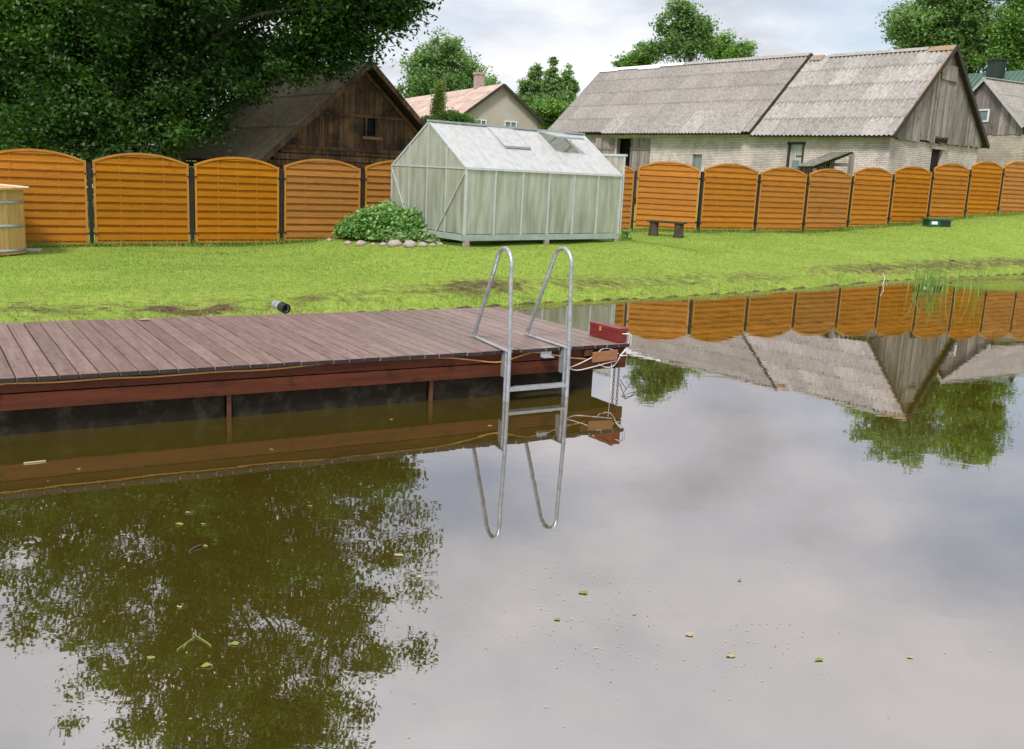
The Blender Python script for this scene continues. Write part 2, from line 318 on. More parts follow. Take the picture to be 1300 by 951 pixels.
def ground_at(px, py):
    v = ray(px, py) / ray(px, py)[1]; t = 7.0
    while t < 60:
        p = CAM + v * t
        if p[2] <= gz(p[0], p[1]): break
        t += .25
    lo, hi = t - .25, t
    for _ in range(8):
        m = (lo + hi) / 2; p = CAM + v * m
        if p[2] <= gz(p[0], p[1]): hi = m
        else: lo = m
    return CAM + v * hi
def grid_axis(a, b, st, far):
    core = np.arange(a, b + 1e-6, st); o = []; d = st; x = b
    while x < far: d *= 1.35; x += d; o.append(x)
    o2 = []; d = st; x = a
    while x > -far: d *= 1.35; x -= d; o2.append(x)
    return np.array(o2[::-1] + list(core) + o)
ax = grid_axis(-17, 22, .11, 900); ay = grid_axis(-1, 36, .11, 900)
XX, YY = np.meshgrid(ax, ay); ZZ = height(XX, YY); SD = poly_sd(XX, YY)
nx, ny = len(ax), len(ay)
me = bpy.data.meshes.new('lawn')
me.vertices.add(nx * ny); me.vertices.foreach_set('co', np.stack([XX, YY, ZZ], -1).astype(np.float32).ravel())
ii, jj = np.meshgrid(np.arange(nx - 1), np.arange(ny - 1)); a = (jj * nx + ii).ravel()
fv = np.stack([a, a + 1, a + nx + 1, a + nx], -1).astype(np.int32); nf = len(fv)
me.loops.add(nf * 4); me.loops.foreach_set('vertex_index', fv.ravel()); me.polygons.add(nf)
me.polygons.foreach_set('loop_start', np.arange(0, nf * 4, 4, dtype=np.int32)); me.polygons.foreach_set('loop_total', np.full(nf, 4, dtype=np.int32))
me.polygons.foreach_set('use_smooth', np.ones(nf, bool))
def mudmask(x, y, s):
    n = vnoise(x, y, .45, 5) * .6 + vnoise(x, y, .17, 6) * .4
    band = np.exp(-((s - .75) / .75) ** 2)
    left = np.exp(-((x + 4.5) / .95) ** 2) * np.clip(vnoise(x, y, .35, 21) * 2.2 - .35, 0, 1) * np.exp(-((s - .45) / .4) ** 2)
    m = band * (.33 + .30 * vnoise(x, y, 1.6, 8)); m = np.maximum(m, left * np.clip(.35 + .9 * n, 0, 1))
    return np.clip(np.where(s < .02, 1, m), 0, 1)
at_ = me.attributes.new('mud', 'FLOAT', 'POINT'); at_.data.foreach_set('value', mudmask(XX, YY, SD).astype(np.float32).ravel())
me.update(calc_edges=True)
def lawn_mat():
    m = bpy.data.materials.new('lawn_grass'); nt, N, L = nodes(m)
    tc = N.new('ShaderNodeTexCoord')
    def noise(sc, det=6, vec=None):
        n = N.new('ShaderNodeTexNoise'); n.inputs['Scale'].default_value = sc; n.inputs['Detail'].default_value = det; n.inputs['Roughness'].default_value = .7; L.new(vec or tc.outputs['Object'], n.inputs['Vector']); return n.outputs['Fac']
    def ramp(f, a, b, p0=.35, p1=.65):
        r = N.new('ShaderNodeValToRGB'); r.color_ramp.elements[0].color = (*a, 1); r.color_ramp.elements[1].color = (*b, 1); r.color_ramp.elements[0].position = p0; r.color_ramp.elements[1].position = p1; L.new(f, r.inputs[0]); return r.outputs[0]
    def mix(f, a, b):
        x = N.new('ShaderNodeMix'); x.data_type = 'RGBA'
        if isinstance(f, float): x.inputs[0].default_value = f
        else: L.new(f, x.inputs[0])
        L.new(a, x.inputs[6]); L.new(b, x.inputs[7]); return x.outputs[2]
    big = ramp(noise(.6, 4), (.15, .24, .03), (.26, .35, .055))
    fine = ramp(noise(9, 8), (.10, .19, .02), (.33, .40, .08))
    col = mix(.55, big, fine)
    soil = ramp(noise(12, 6), (.035, .024, .014), (.15, .105, .055))
    dry = ramp(noise(5, 7), (.26, .20, .08), (.34, .33, .08))
    col = mix(ramp(noise(1.9, 7), (0, 0, 0), (.75, .75, .75), .56, .74), col, dry)
    at = N.new('ShaderNodeAttribute'); at.attribute_name = 'mud'
    mp = N.new('ShaderNodeMapping'); mp.inputs['Scale'].default_value = (1, 1.6, 1); L.new(tc.outputs['Object'], mp.inputs[0])
    sa = N.new('ShaderNodeMath'); sa.operation = 'ADD'; L.new(noise(4.5, 12, mp.outputs[0]), sa.inputs[0]); L.new(at.outputs['Fac'], sa.inputs[1])
    sb2 = N.new('ShaderNodeMapRange'); sb2.inputs[1].default_value = .84; sb2.inputs[2].default_value = 1.06; L.new(sa.outputs[0], sb2.inputs[0])
    col = mix(sb2.outputs[0], col, soil)
    p = N.new('ShaderNodeBsdfPrincipled'); p.inputs['Roughness'].default_value = .95; p.inputs['Specular IOR Level'].default_value = .1; L.new(col, p.inputs['Base Color'])
    bp = N.new('ShaderNodeBump'); bp.inputs['Strength'].default_value = .7; bp.inputs['Distance'].default_value = .04; L.new(noise(16, 8), bp.inputs['Height']); L.new(bp.outputs[0], p.inputs['Normal'])
    o = N.new('ShaderNodeOutputMaterial'); L.new(p.outputs[0], o.inputs[0]); return m
tag(link_mesh('ground', me, lawn_mat()), kind='structure')

# pond water
def water_mat():
    m = bpy.data.materials.new('pond_water'); nt, N, L = nodes(m)
    tc = N.new('ShaderNodeTexCoord'); mp = N.new('ShaderNodeMapping'); mp.inputs['Scale'].default_value = (.8, 1.6, 1); mp.inputs['Rotation'].default_value = (0, 0, .3); L.new(tc.outputs['Object'], mp.inputs[0])
    n = N.new('ShaderNodeTexNoise'); n.inputs['Scale'].default_value = 2.6; n.inputs['Detail'].default_value = 3; n.inputs['Distortion'].default_value = .6; L.new(mp.outputs[0], n.inputs['Vector'])
    bp = N.new('ShaderNodeBump'); bp.inputs['Strength'].default_value = .05; bp.inputs['Distance'].default_value = .010; L.new(n.outputs['Fac'], bp.inputs['Height'])
    n2 = N.new('ShaderNodeTexNoise'); n2.inputs['Scale'].default_value = .35; n2.inputs['Detail'].default_value = 5; L.new(tc.outputs['Object'], n2.inputs['Vector'])
    cr = N.new('ShaderNodeValToRGB'); cr.color_ramp.elements[0].color = (.050, .037, .005, 1); cr.color_ramp.elements[1].color = (.070, .053, .007, 1); cr.color_ramp.elements[0].position = .35; cr.color_ramp.elements[1].position = .65; L.new(n2.outputs['Fac'], cr.inputs[0])
    d = N.new('ShaderNodeBsdfDiffuse'); L.new(cr.outputs[0], d.inputs[0])
    g = N.new('ShaderNodeBsdfGlossy'); g.inputs['Roughness'].default_value = .012; g.inputs[0].default_value = (.99, .95, .98, 1); L.new(bp.outputs[0], g.inputs['Normal'])
    fr = N.new('ShaderNodeFresnel'); fr.inputs[0].default_value = 1.33; L.new(bp.outputs[0], fr.inputs['Normal'])
    fm = N.new('ShaderNodeMapRange'); fm.inputs[3].default_value = .44; fm.inputs[4].default_value = 1; L.new(fr.outputs[0], fm.inputs[0])
    ms = N.new('ShaderNodeMixShader'); L.new(fm.outputs[0], ms.inputs[0]); L.new(d.outputs[0], ms.inputs[1]); L.new(g.outputs[0], ms.inputs[2])
    o = N.new('ShaderNodeOutputMaterial'); L.new(ms.outputs[0], o.inputs[0]); return m
w = MB(); w.add([(-20, -1, 0), (25, -1, 0), (25, 29, 0), (-20, 29, 0)], [(0, 1, 2, 3)])
tag(w.build('water', water_mat()), kind='structure')

# grass blades
def blades(n, xr, yr, hmin, hmax, keep, width=.006, seed=1):
    g = np.random.default_rng(seed); x = g.uniform(*xr, n); y = g.uniform(*yr, n); s = poly_sd(x, y); k = keep(x, y, s, g); x = x[k]; y = y[k]; n = len(x)
    z = height(x, y); a = g.uniform(0, 2 * np.pi, n); h = g.uniform(hmin, hmax, n); wv = width * g.uniform(.7, 1.4, n); lean = g.normal(0, .35, (n, 2)) * h[:, None]
    P = np.stack([x, y, z - .005], -1); dx = np.stack([np.cos(a) * wv, np.sin(a) * wv, 0 * a], -1)
    T = P + np.stack([lean[:, 0], lean[:, 1], h], -1)
    V = np.stack([P - dx, P + dx, T], 1).reshape(-1, 3)
    return V, np.clip(vnoise(x, y, .9, 9) * .9 - .2 + g.normal(0, .12, n), 0, 1)
gu0, gu1 = GP, GP
def inside_gh(x, y):
    du = (x - GP[0]) * GU[0] + (y - GP[1]) * GU[1]; dv = (x - GP[0]) * GV[0] + (y - GP[1]) * GV[1]
    return (du > -.05) & (du < 4.45) & (np.abs(dv) < 1.4)
def infov(x, y): return np.abs(x) < y * .62 + .5
V1, t1 = blades(420000, (-12, 20), (9, 34), .018, .042, lambda x, y, s, g: (s > .05) & infov(x, y) & ~inside_gh(x, y) & (y < np.interp(x, FP[:, 0], FP[:, 1]) + .5) & (mudmask(x, y, s) * 1.25 < g.random(len(x)) + .1), .006, 1)
V2, t2 = blades(330000, (-12, 16), (9, 27), .03, .12, lambda x, y, s, g: (s > -.03) & (s < 1.1) & (g.random(len(x)) < np.exp(-s / .35) * (.25 + 1.5 * vnoise(x, y, .4, 41) ** 2)) & infov(x, y) & (mudmask(x, y, s) < g.random(len(x)) * 1.4), .006, 2)
V3, t3 = blades(500000, (-12, 20), (16, 36), .06, .22, lambda x, y, s, g: (np.abs(y - np.interp(x, FP[:, 0], FP[:, 1]) - .03) < .14 + .2 * vnoise(x, y, .8, 4)) & ~inside_gh(x, y) & infov(x, y), .009, 3)
Vg = np.concatenate([V1, V2, V3]); tg = np.concatenate([t1, t2, t3]); cx_, cy_ = Vg[::3, 0], Vg[::3, 1]
sg = poly_sd(cx_, cy_); ggr = np.random.default_rng(15)
worn = np.exp(-((sg - .8) / .8) ** 2) * .75 + np.clip(vnoise(cx_, cy_, 2.3, 31) - .55, 0, 1) * .9 + np.clip(vnoise(cx_, cy_, .5, 32) - .62, 0, 1) * 1.2
tg = np.clip(tg * .6 + .75 * (vnoise(cx_, cy_, 3.1, 33) * .6 + vnoise(cx_, cy_, .7, 34) * .4) - .15, 0, 1)
quads_mesh('grass', Vg, 3, [M['grassb'], M['grassdry']], attr=tg, mi=(ggr.random(len(cx_)) < worn).astype(int))
tag(bpy.data.objects['grass'], 'short mown green grass growing over the lawn and pond bank', 'grass', kind='stuff')

# ------------------------------------------------------------------ dock
D0 = np.array([1.17, 8.93]); DU = np.array([-.8805, -.474]); DU /= np.linalg.norm(DU); DV = np.array([-DU[1], DU[0]]); DV = DV if DV[1] > 0 else -DV
DW, DL, DZ = 2.38, 13.5, .46
DB = np.array([-math.cos(R(56)), math.sin(R(56))])   # board direction, a little off square
def dk(u, v, z): p = D0 + DU * u + DB * v; return np.array([p[0], p[1], z])
D3 = np.array([*DU, 0]); V3d = np.array([*DV, 0])
dock = thing('floating_dock', 'long low red-brown plank dock floating on the pond with dark float below', 'dock', dk(3, 1, 0))
b = MB(); u = 0.0; rr = random.Random(3); PITCH = .1385
while u < DL:
    wd = PITCH - .011 + rr.uniform(-.0015, .0015); off = rr.uniform(-.008, .008); zt = DZ - .002 + rr.uniform(-.001, .001)
    c4 = [dk(u, -.015 + off, zt), dk(u + wd, -.015 + off, zt), dk(u + wd, DW + .015 + off, zt), dk(u, DW + .015 + off, zt)]
    b.prism(c4, (0, 0, -.034), 0)
    e4 = [dk(u + .001, -.021 + off, zt - .001), dk(u + wd - .001, -.021 + off, zt - .001), dk(u + wd - .001, -.0155 + off, zt - .001), dk(u + .001, -.0155 + off, zt - .001)]
    b.prism(e4, (0, 0, -.034), 1)
    u += PITCH
deck = b.build('deck_boards', [M['deck'], M['deckend']], dock, bevel=.0025)
b = MB(); b.prism([dk(.02, .0, DZ - .026), dk(DL, .0, DZ - .026), dk(DL, DW, DZ - .026), dk(.02, DW, DZ - .026)], (0, 0, -.008)); b.build('seam_backing', M['gap'], dock)  # added sheet under the boards; seam shade painted in with the rusty brown
def board(name, u0, u1, v, z0, z1, m, t=.035):
    q = MB(); q.box(dk((u0 + u1) / 2, v, (z0 + z1) / 2), (u1 - u0, t, z1 - z0), D3, V3d); return q.build(name, m, dock, bevel=.004)
board('fascia_board', .0, DL, .045, .335, .418, M['fascia']); board('fascia_board', .0, DL, .040, .205, .325, M['fascia'])
board('fascia_board', .0, DL, DW - .045, .335, .42, M['fascia']); board('fascia_board', .0, DL, DW - .04, .205, .325, M['fascia'])
for z0, z1 in ((.335, .418), (.205, .325)):
    q = MB(); q.prism([dk(.025, .07, z0), dk(.06, .07, z0), dk(.06, DW - .07, z0), dk(.025, DW - .07, z0)], (0, 0, z1 - z0)); q.build('end_board', M['deckend'], dock, bevel=.004)  # dock end faces away from the light; its shade is painted in as near-black
q = MB()
for vv in (.12, DW / 2, DW - .12): q.box(dk(DL / 2 + .1, vv, .32), (DL - .4, .06, .19), D3, V3d)
q.build('joist', M['underdeck'], dock)
def u_at(px, py): p = hit(px, py, dk(0, .085, .14), V3d); return float((p[:2] - D0) @ DU)
us = [u_at(548, 497), u_at(292, 515)]; us = us + [us[1] + (us[1] - us[0]) * k for k in (1, 2, 3) if us[1] + (us[1] - us[0]) * k < DL - 1]
ed = [.30] + us + [DL - .1]
for ua, ub in zip(ed[:-1], ed[1:]):
    q = MB(); q.prism([dk(ua + .02, .10, -.145), dk(ub - .02, .10, -.145), dk(ub - .02, DW - .10, -.145), dk(ua + .02, DW - .10, -.145)], (0, 0, .39)); q.build('float', M['float_'], dock, bevel=.02)
for ua in us:
    q = MB(); q.box(dk(ua, .088, .10), (.035, .03, .22), D3, V3d); q.build('strut', M['strap'], dock)
g = np.random.default_rng(5); Vs = []
for k in range(260):
    p = dk(g.uniform(.1, 7), g.uniform(.05, DW - .05), DZ + .002); sz = g.uniform(.003, .009); a = g.uniform(0, 6.28)
    for j in range(4): Vs.append(p + np.array([math.cos(a + j * 1.57) * sz * (1.5 if j % 2 else .8), math.sin(a + j * 1.57) * sz * (1.5 if j % 2 else .8), 0]))
tag(quads_mesh('deck_litter', np.array(Vs), 4, M['slab']), 'tiny pale specks of dirt and seeds lying on the dock boards', 'litter', kind='stuff')

# ladder
lad = thing('swim_ladder', 'galvanised steel swimming ladder with two tall loop handrails at dock edge', 'ladder', (-.02, 8.15, 0))
nF = -V3d
def lad_side(Px, Py, spread):
    base = np.array([Px, Py, 0.]); n = V3d   # towards the deck
    foot = base + n * .72; 
    return base, foot
sides = []
for (px, py, fx, fy) in ((644.4, 510.5, 601.6, 427.5), (719.6, 503.6, 668.7, 425.5)):
    base = onz(px, py, 0); foot = onz(fx, fy, DZ)
    sides.append((base, foot))
dirv = np.array([*(sides[0][1] - sides[0][0])[:2], 0]); dirv /= np.linalg.norm(dirv)
for k, (base, foot) in enumerate(sides):
    h = MB(); up = np.array([0, 0, 1.]); top = 1.40
    f0 = foot + up * .012
    hd = np.array([*(foot - base)[:2], 0]); L0 = np.linalg.norm(hd); hd /= L0
    rl = .155; c = base + up * (top - rl) + hd * (.05 + rl)
    P = [base - up * .55, base + up * .5 + hd * .012, c - hd * rl - up * .12]
    for a in range(0, 166, 15): P.append(c + up * (rl * math.sin(R(a))) - hd * (rl * math.cos(R(a))))
    P += [f0 + (P[-1] - f0) * .5, f0]
    h.tube(P, .0195, 14); 
    o = h.build('handrail', M['galv'], lad)
    q = MB(); q.tube([base + hd * .07 - up * .5, base + hd * .07 + up * (DZ + .02)], .0165, 12); q.build('inner_leg', M['galv'], lad)
    q = MB(); q.bar(foot + up * .008 + hd * .03, base + up * (DZ + .012), .05, .008); q.build('deck_bar', M['galv'], lad)
    q = MB(); bp_ = base + hd * .115; q.box(bp_ + up * .33, (.10, .008, .24), hd, None); q.prism([bp_ + up * .44 + hd * .0, bp_ + up * .21, bp_ + up * .21 + hd * .07, bp_ + up * .44 + hd * .10], np.cross(hd, up) * .006)
    q.build('mounting_plate', M['galv'], lad)
for z in (.105, -.17):
    a, c = sides[0][0] + dirv * .035, sides[1][0] + dirv * .035
    q = MB(); ax_ = (c - a); ax_ /= np.linalg.norm(ax_); m0 = (a + c) / 2 + np.array([0, 0, z]); Lr = np.linalg.norm(c - a)
    q.box(m0 + np.array([0, 0, .02]), (Lr - .03, .085, .004), ax_, None)
    q.box(m0 - dirv * .042 + np.array([0, 0, .007]), (Lr - .03, .004, .026), ax_, None); q.box(m0 + dirv * .042 + np.array([0, 0, .007]), (Lr - .03, .004, .026), ax_, None)
    for i in range(14):
        for s in (-1, 1): q.box(m0 + ax_ * ((i - 6.5) * Lr / 15) + dirv * s * .02 + np.array([0, 0, .025]), (.026, .006, .006), ax_ + dirv * s * .8, None)
    q.build('tread', M['galv'], lad)
q = MB(); p0 = hit(693, 447, dk(0, .01, .4), V3d); q.box(p0 + np.array([0, 0, .0]), (.12, .025, .10), D3, None); q.box(p0 - V3d * .03 + np.array([0, 0, -.04]), (.12, .07, .012), D3, None)
q.build('dock_bracket', M['galv'], lad, bevel=.003)

# red box on dock
b0 = onz(748, 425.7, DZ); b1 = onz(784.3, 435.5, DZ); b2 = onz(797, 434.6, DZ)
bu = (b1 - b0); BL = np.linalg.norm(bu); bu /= BL; bv = np.cross((0, 0, 1), bu); bv = bv if bv @ (b2 - b1) > 0 else -bv; BWd = .12
print('box', BL, BWd, b0, b1)
bx = thing('wooden_box', 'small dark red wooden box with a brass clasp on the far dock corner', 'box', (b0 + b1) / 2 + bv * BWd / 2)
c = (b0 + b1) / 2 + bv * BWd / 2
q = MB(); q.box(c + np.array([0, 0, .052]), (BL, BWd, .10), bu, bv); q.build('box_body', M['redbox'], bx, bevel=.004)
q = MB(); q.box(c + np.array([0, 0, .124]), (BL + .006, BWd + .006, .04), bu, bv); q.build('box_lid', M['redbox'], bx, bevel=.004)
q = MB(); m_ = b0 + bu * BL * .40 - bv * .006; q.box(m_ + np.array([0, 0, .105]), (.028, .012, .04), bu, bv); q.box(m_ + np.array([0, 0, .085]), (.018, .02, .012), bu, bv); q.build('clasp', M['brass'], bx, bevel=.002)
q = MB(); m_ = c + bu * (BL / 2 + .004) + np.array([0, 0, .09]); q.lathe(m_, [(.004, -.006), (.012, -.006), (.012, .006), (.004, .006)], 10); q.build('rope_ring', M['brass'], bx)

# plank with rope on the fascia
pf = hit(768, 452, dk(0, -.05, .4), V3d)
dr = -D3
pl = MB(); pl.box(pf, (.29, .022, .10), dr + np.array([0, 0, .045]), None); 
tag(pl.build('rope_board', M['brownwood'], base=pf, bevel=.004), 'short plain brown board hanging on white rope from the dock corner', 'board')
q = MB(); p_ = hit(747, 448, dk(0, .0, .4), V3d); q.box(p_, (.09, .02, .06), D3, None); tag(q.build('wood_block', M['strap'], base=p_, bevel=.003), 'small orange wood block on the dock side beside the hanging board', 'wood block')
def on_front(px, py, off): return hit(px, py, dk(0, off, .4), V3d)
def smooth_pts(pts, n=8):
    pts = [np.array(p, float) for p in pts]; P = [2 * pts[0] - pts[1]] + pts + [2 * pts[-1] - pts[-2]]; o = []
    for i in range(1, len(P) - 2):
        for k in range(n):
            t = k / n; o.append(.5 * ((2 * P[i]) + (-P[i - 1] + P[i + 1]) * t + (2 * P[i - 1] - 5 * P[i] + 4 * P[i + 1] - P[i + 2]) * t * t + (-P[i - 1] + 3 * P[i] - 3 * P[i + 1] + P[i + 2]) * t ** 3))
    o.append(P[-2]); return o
yr = [on_front(*p, .012) for p in ((-60, 492), (0, 487), (70, 485), (140, 480), (194, 478), (275, 472), (340, 469), (420, 461), (490, 457), (560, 454), (600, 457), (629, 460), (648, 456), (676, 447.5), (700, 450), (722, 454), (748, 456))]
yr = [dk(DL - 1, .0, .40), dk(9, .0, .395)] + yr
q = MB(); q.tube(smooth_pts(yr), .0075, 6); tag(q.build('mooring_rope', M['yrope'], base=yr[2]), 'thin ochre rope running along the front of the dock under the board ends', 'rope')
q = MB()
rp = [on_front(*p, -.04) for p in ((722, 467), (735, 462), (752, 453.5))] + [on_front(758, 449, -.02), on_front(765, 443, -.01), on_front(775, 443, -.01), on_front(785, 449, -.02)]
q.tube(smooth_pts(rp), .0048, 6)
for off, pp in ((-.045, ((720, 467), (733, 470), (752, 466), (770, 461), (782, 458))), (-.03, ((760, 462), (768, 466), (778, 465), (786, 455), (787, 450)))):
    q.tube(smooth_pts([on_front(*p, off) for p in pp]), .0048, 6)
e0 = c + bu * (BL / 2 + .01) + np.array([0, 0, .09]); e1 = on_front(787, 452, -.04)
for s in (.07, .10): q.tube(smooth_pts([e0, e0 + bu * s * .7 - dr * -.03 + np.array([0, 0, .0]), (e0 + e1) / 2 + dr * s + np.array([0, 0, -.01]), e1]), .0052, 6)
q.tube(smooth_pts([e1 + dr * 0, e1 + dr * .05 + np.array([0, 0, .003]), e1 + dr * .09]), .0048, 6)
pd = on_front(776.5, 462, -.05); q.tube([pd, pd + np.array([.005, 0, -.15]), np.array([pd[0] + .01, pd[1], -.05])], .003, 6)
tag(q.build('white_rope', M['rope'], base=e1), 'white rope looped between the red box and the brown board at the dock corner', 'rope')
for px, lab in ((780, 'left rusty chain hanging from the dock corner into the water'), (785.5, 'right rusty chain hanging from the dock corner into the water')):
    q = MB(); p_ = hit(px, 471, dk(0, .06 if px < 783 else -.0, .2), V3d); p_[2] = .21; k = 0
    cb = p_.copy()
    while cb[2] > -.1:
        ang = 0.5 if k % 2 else 2.0; s = np.array([math.cos(ang), math.sin(ang), 0])
        q.tube([cb + s * (.011 * math.cos(t)) + np.array([0, 0, .021 * math.sin(t)]) for t in np.linspace(0, 2 * math.pi, 13)], .0036, 5, cap=False); cb = cb - np.array([0, 0, .034]); k += 1
    tag(q.build('chain', M['chain'], base=p_), lab, 'chain', 'chains hanging at the dock corner')

# ------------------------------------------------------------------ fence
fence = thing('panel_fence', 'orange-brown arched slat panel fence with black posts along the back of the lawn', 'fence', (*POSTS[5], .3))
EH, RISE = 1.70, .20
def panel(p0, p1, zb, seed):
    r = random.Random(seed); p0 = np.array(p0, float); p1 = np.array(p1, float); d = p1 - p0; L = np.linalg.norm(d); d /= L
    a = p0 + d * .065; Wp = L - .13; U = np.array([*d, 0]); Nn = np.array([d[1], -d[0], 0])
    if Nn[1] > 0: Nn = -Nn   # towards the camera
    P0 = np.array([*a, zb])
    def arch(x): t = 2 * x / Wp - 1; return EH + RISE * (1 - abs(t) ** 2.1)
    q = MB()
    def slat(z0, z1, off, th):
        n = 16 if z1 > EH - .06 else 1; xs = np.linspace(.03, Wp - .03, n + 1)
        lo = []; hi = []; cx = []
        for x in xs:
            tz = min(z1, arch(x) - .03)
            if tz > z0 + .004: cx.append(x); lo.append(z0); hi.append(tz)
        if len(cx) < 2: return
        poly = [P0 + U * x + np.array([0, 0, z]) for x, z in zip(cx, lo)] + [P0 + U * x + np.array([0, 0, z]) for x, z in zip(cx[::-1], hi[::-1])]
        poly = [p + Nn * (off + th / 2) for p in poly]
        # slight outward tilt at the lower edge
        n2 = len(cx); poly = [p + Nn * (.006 if i < n2 else 0) for i, p in enumerate(poly)]
        q.prism(poly, -Nn * th)
    z = .015; k = 0; st = .157
    while z < EH + RISE:
        slat(z, z + .072, -.012, .009)
        slat(z + .062, z + .158, .010, .010)
        z += st
    pn = q.build('fence_panel', M['fence'], fence)
    q = MB()
    for x in (.02, Wp - .02): q.box(P0 + U * x + np.array([0, 0, EH / 2 + .01]), (.045, .045, EH), U, Nn)
    q.box(P0 + U * Wp / 2 + np.array([0, 0, .02]), (Wp - .09, .03, .03), U, Nn)
    xs = np.linspace(-.002, Wp + .002, 21)
    for i in range(20):
        A = P0 + U * xs[i] + np.array([0, 0, arch(min(max(xs[i], 0), Wp)) - .008]); B = P0 + U * xs[i + 1] + np.array([0, 0, arch(min(max(xs[i + 1], 0), Wp)) - .008])
        A2, B2 = A - np.array([0, 0, .045]), B - np.array([0, 0, .045])
        q.add([A + Nn * .028, B + Nn * .028, B - Nn * .028, A - Nn * .028, A2 + Nn * .028, B2 + Nn * .028, B2 - Nn * .028, A2 - Nn * .028], [(0, 1, 2, 3), (4, 7, 6, 5), (0, 4, 5, 1), (2, 6, 7, 3)] + ([(0, 3, 7, 4)] if i == 0 else []) + ([(1, 5, 6, 2)] if i == 19 else []))
    for fx in (.27, .5, .73):
        x = Wp * fx; q.box(P0 + U * x + Nn * .001 + np.array([0, 0, (arch(x) - .03) / 2]), (.022, .008, arch(x) - .06), U, Nn)
    q.build('panel_frame', M['fence_frame'], pn)
for i in range(len(POSTS) - 1): panel(POSTS[i], POSTS[i + 1], PZ[i], i)
for i, p in enumerate(POSTS):
    z0 = gz(*p) - .2; zt = (PZ[min(i, len(PZ) - 1)] + PZ[max(i - 1, 0)]) / 2 + EH - .06
    if i < len(POSTS) - 1: d = np.array(POSTS[i + 1]) - np.array(p)
    U = np.array([*d, 0]) / np.linalg.norm(d)
    q = MB(); q.box((p[0], p[1], (z0 + zt) / 2), (.072, .072, zt - z0), U, None); po = q.build('post', M['black'], fence, bevel=.004)
    for zz in (zt - .20, zt - 1.42):
        q = MB()
        q.box((p[0], p[1], zz), (.20, .09, .022), U, None); q.box(np.array([p[0], p[1], zz]), (.085, .085, .06), U, None)
        q.build('bracket', M['black'], po)
    q = MB(); q.box((p[0], p[1], gz(*p) + .0), (.08, .08, .09), U, None); q.build('post_foot', M['rust'], po)

# ------------------------------------------------------------------ greenhouse
GHL, GHW, ZR, ZE, ZB = 4.385, 1.33, 2.996, 2.10, .72
def gh(u, v, z): p = GP + GU * u + GV * v; return np.array([p[0], p[1], z])
gr = thing('greenhouse', 'pale aluminium greenhouse with hazy panes and open roof vents on the lawn', 'greenhouse', gh(GHL / 2, 0, .65))
U3 = np.array([*GU, 0]); W3 = np.array([*GV, 0])
q = MB()
for s in (-1, 1): q.box(gh(GHL / 2, s * GHW, .745), (GHL + .04, .05, .12), U3, W3)
for u in (0, GHL): q.box(gh(u, 0, .742), (.05, 2 * GHW - .06, .12), U3, W3)
q.build('base_frame', M['alud'], gr, bevel=.004)
q = MB()
for u in (.05, GHL / 2, GHL - .05):
    for s in (-1, 1): q.box(gh(u, s * GHW, .60), (.10, .09, .17), U3, W3)
build_each(q, 'foundation_block', M['stone'], gr)
z0 = .805
NP = 6
q = MB()
for s in (-1, 1):
    for i in range(NP + 1):
        u = i * GHL / NP; q.box(gh(u, s * GHW, (z0 + ZE) / 2), (.038 if 0 < i < NP else .05, .035, ZE - z0), U3, W3)
    q.bar(gh(-.02, s * GHW, ZE), gh(GHL + .02, s * GHW, ZE), .05, .045)
for u in (0, GHL):
    q.bar(gh(u, -GHW, ZE - .0), gh(u, GHW, ZE - .0), .035, .03)
    for v in (-GHW / 2, 0, GHW / 2):
        zt = ZE + (ZR - ZE) * (1 - abs(v) / GHW); q.box(gh(u, v, (z0 + zt) / 2), (.03, .035, zt - z0), U3, W3)
    for s in (-1, 1): q.bar(gh(u, s * (GHW + .03), ZE - .02), gh(u, 0, ZR), .04, .04)
for i in range(1, NP):
    u = i * GHL / NP
    for s in (-1, 1): q.bar(gh(u, s * GHW, ZE + .012), gh(u, 0, ZR + .01), .022, .03)
q.bar(gh(-.025, GHW - .02, z0 + 1.2), gh(-.025, GHW * .42, z0), .024, .02); q.bar(gh(-.025, -GHW + .03, z0 + 1.2), gh(-.025, -GHW * .30, z0), .024, .02)
q.bar(gh(.0, -GHW + .04, z0), gh(GHL / NP, -GHW + .04, z0 + 1.15), .035, .02)
q.build('frame', M['alu'], gr)
q = MB(); q.bar(gh(-.03, 0, ZR + .03), gh(GHL + .03, 0, ZR + .03), .10, .035); q.build('ridge_cap', M['alud'], gr)
for s in (-1, 1):
    for i in range(NP):
        u0, u1 = i * GHL / NP + .019, (i + 1) * GHL / NP - .019
        q = MB(); q.box(gh((u0 + u1) / 2, s * GHW, (z0 + ZE) / 2), (u1 - u0, .008, ZE - z0 - .03), U3, W3); q.build('side_pane', M['pane'], gr)
sl = np.array([0, 0, 0]); 
def rf(u, t, s, off=.0):   # t 0 eave 1 ridge
    p = gh(u, s * (GHW + .03) * (1 - t), ZE - .02 + (ZR - ZE + .02) * t); n = W3 * s * (ZR - ZE) + np.array([0, 0, GHW]); n /= np.linalg.norm(n); return p + n * off
VENT = {(-1, 2): 2, (-1, 4): 24}
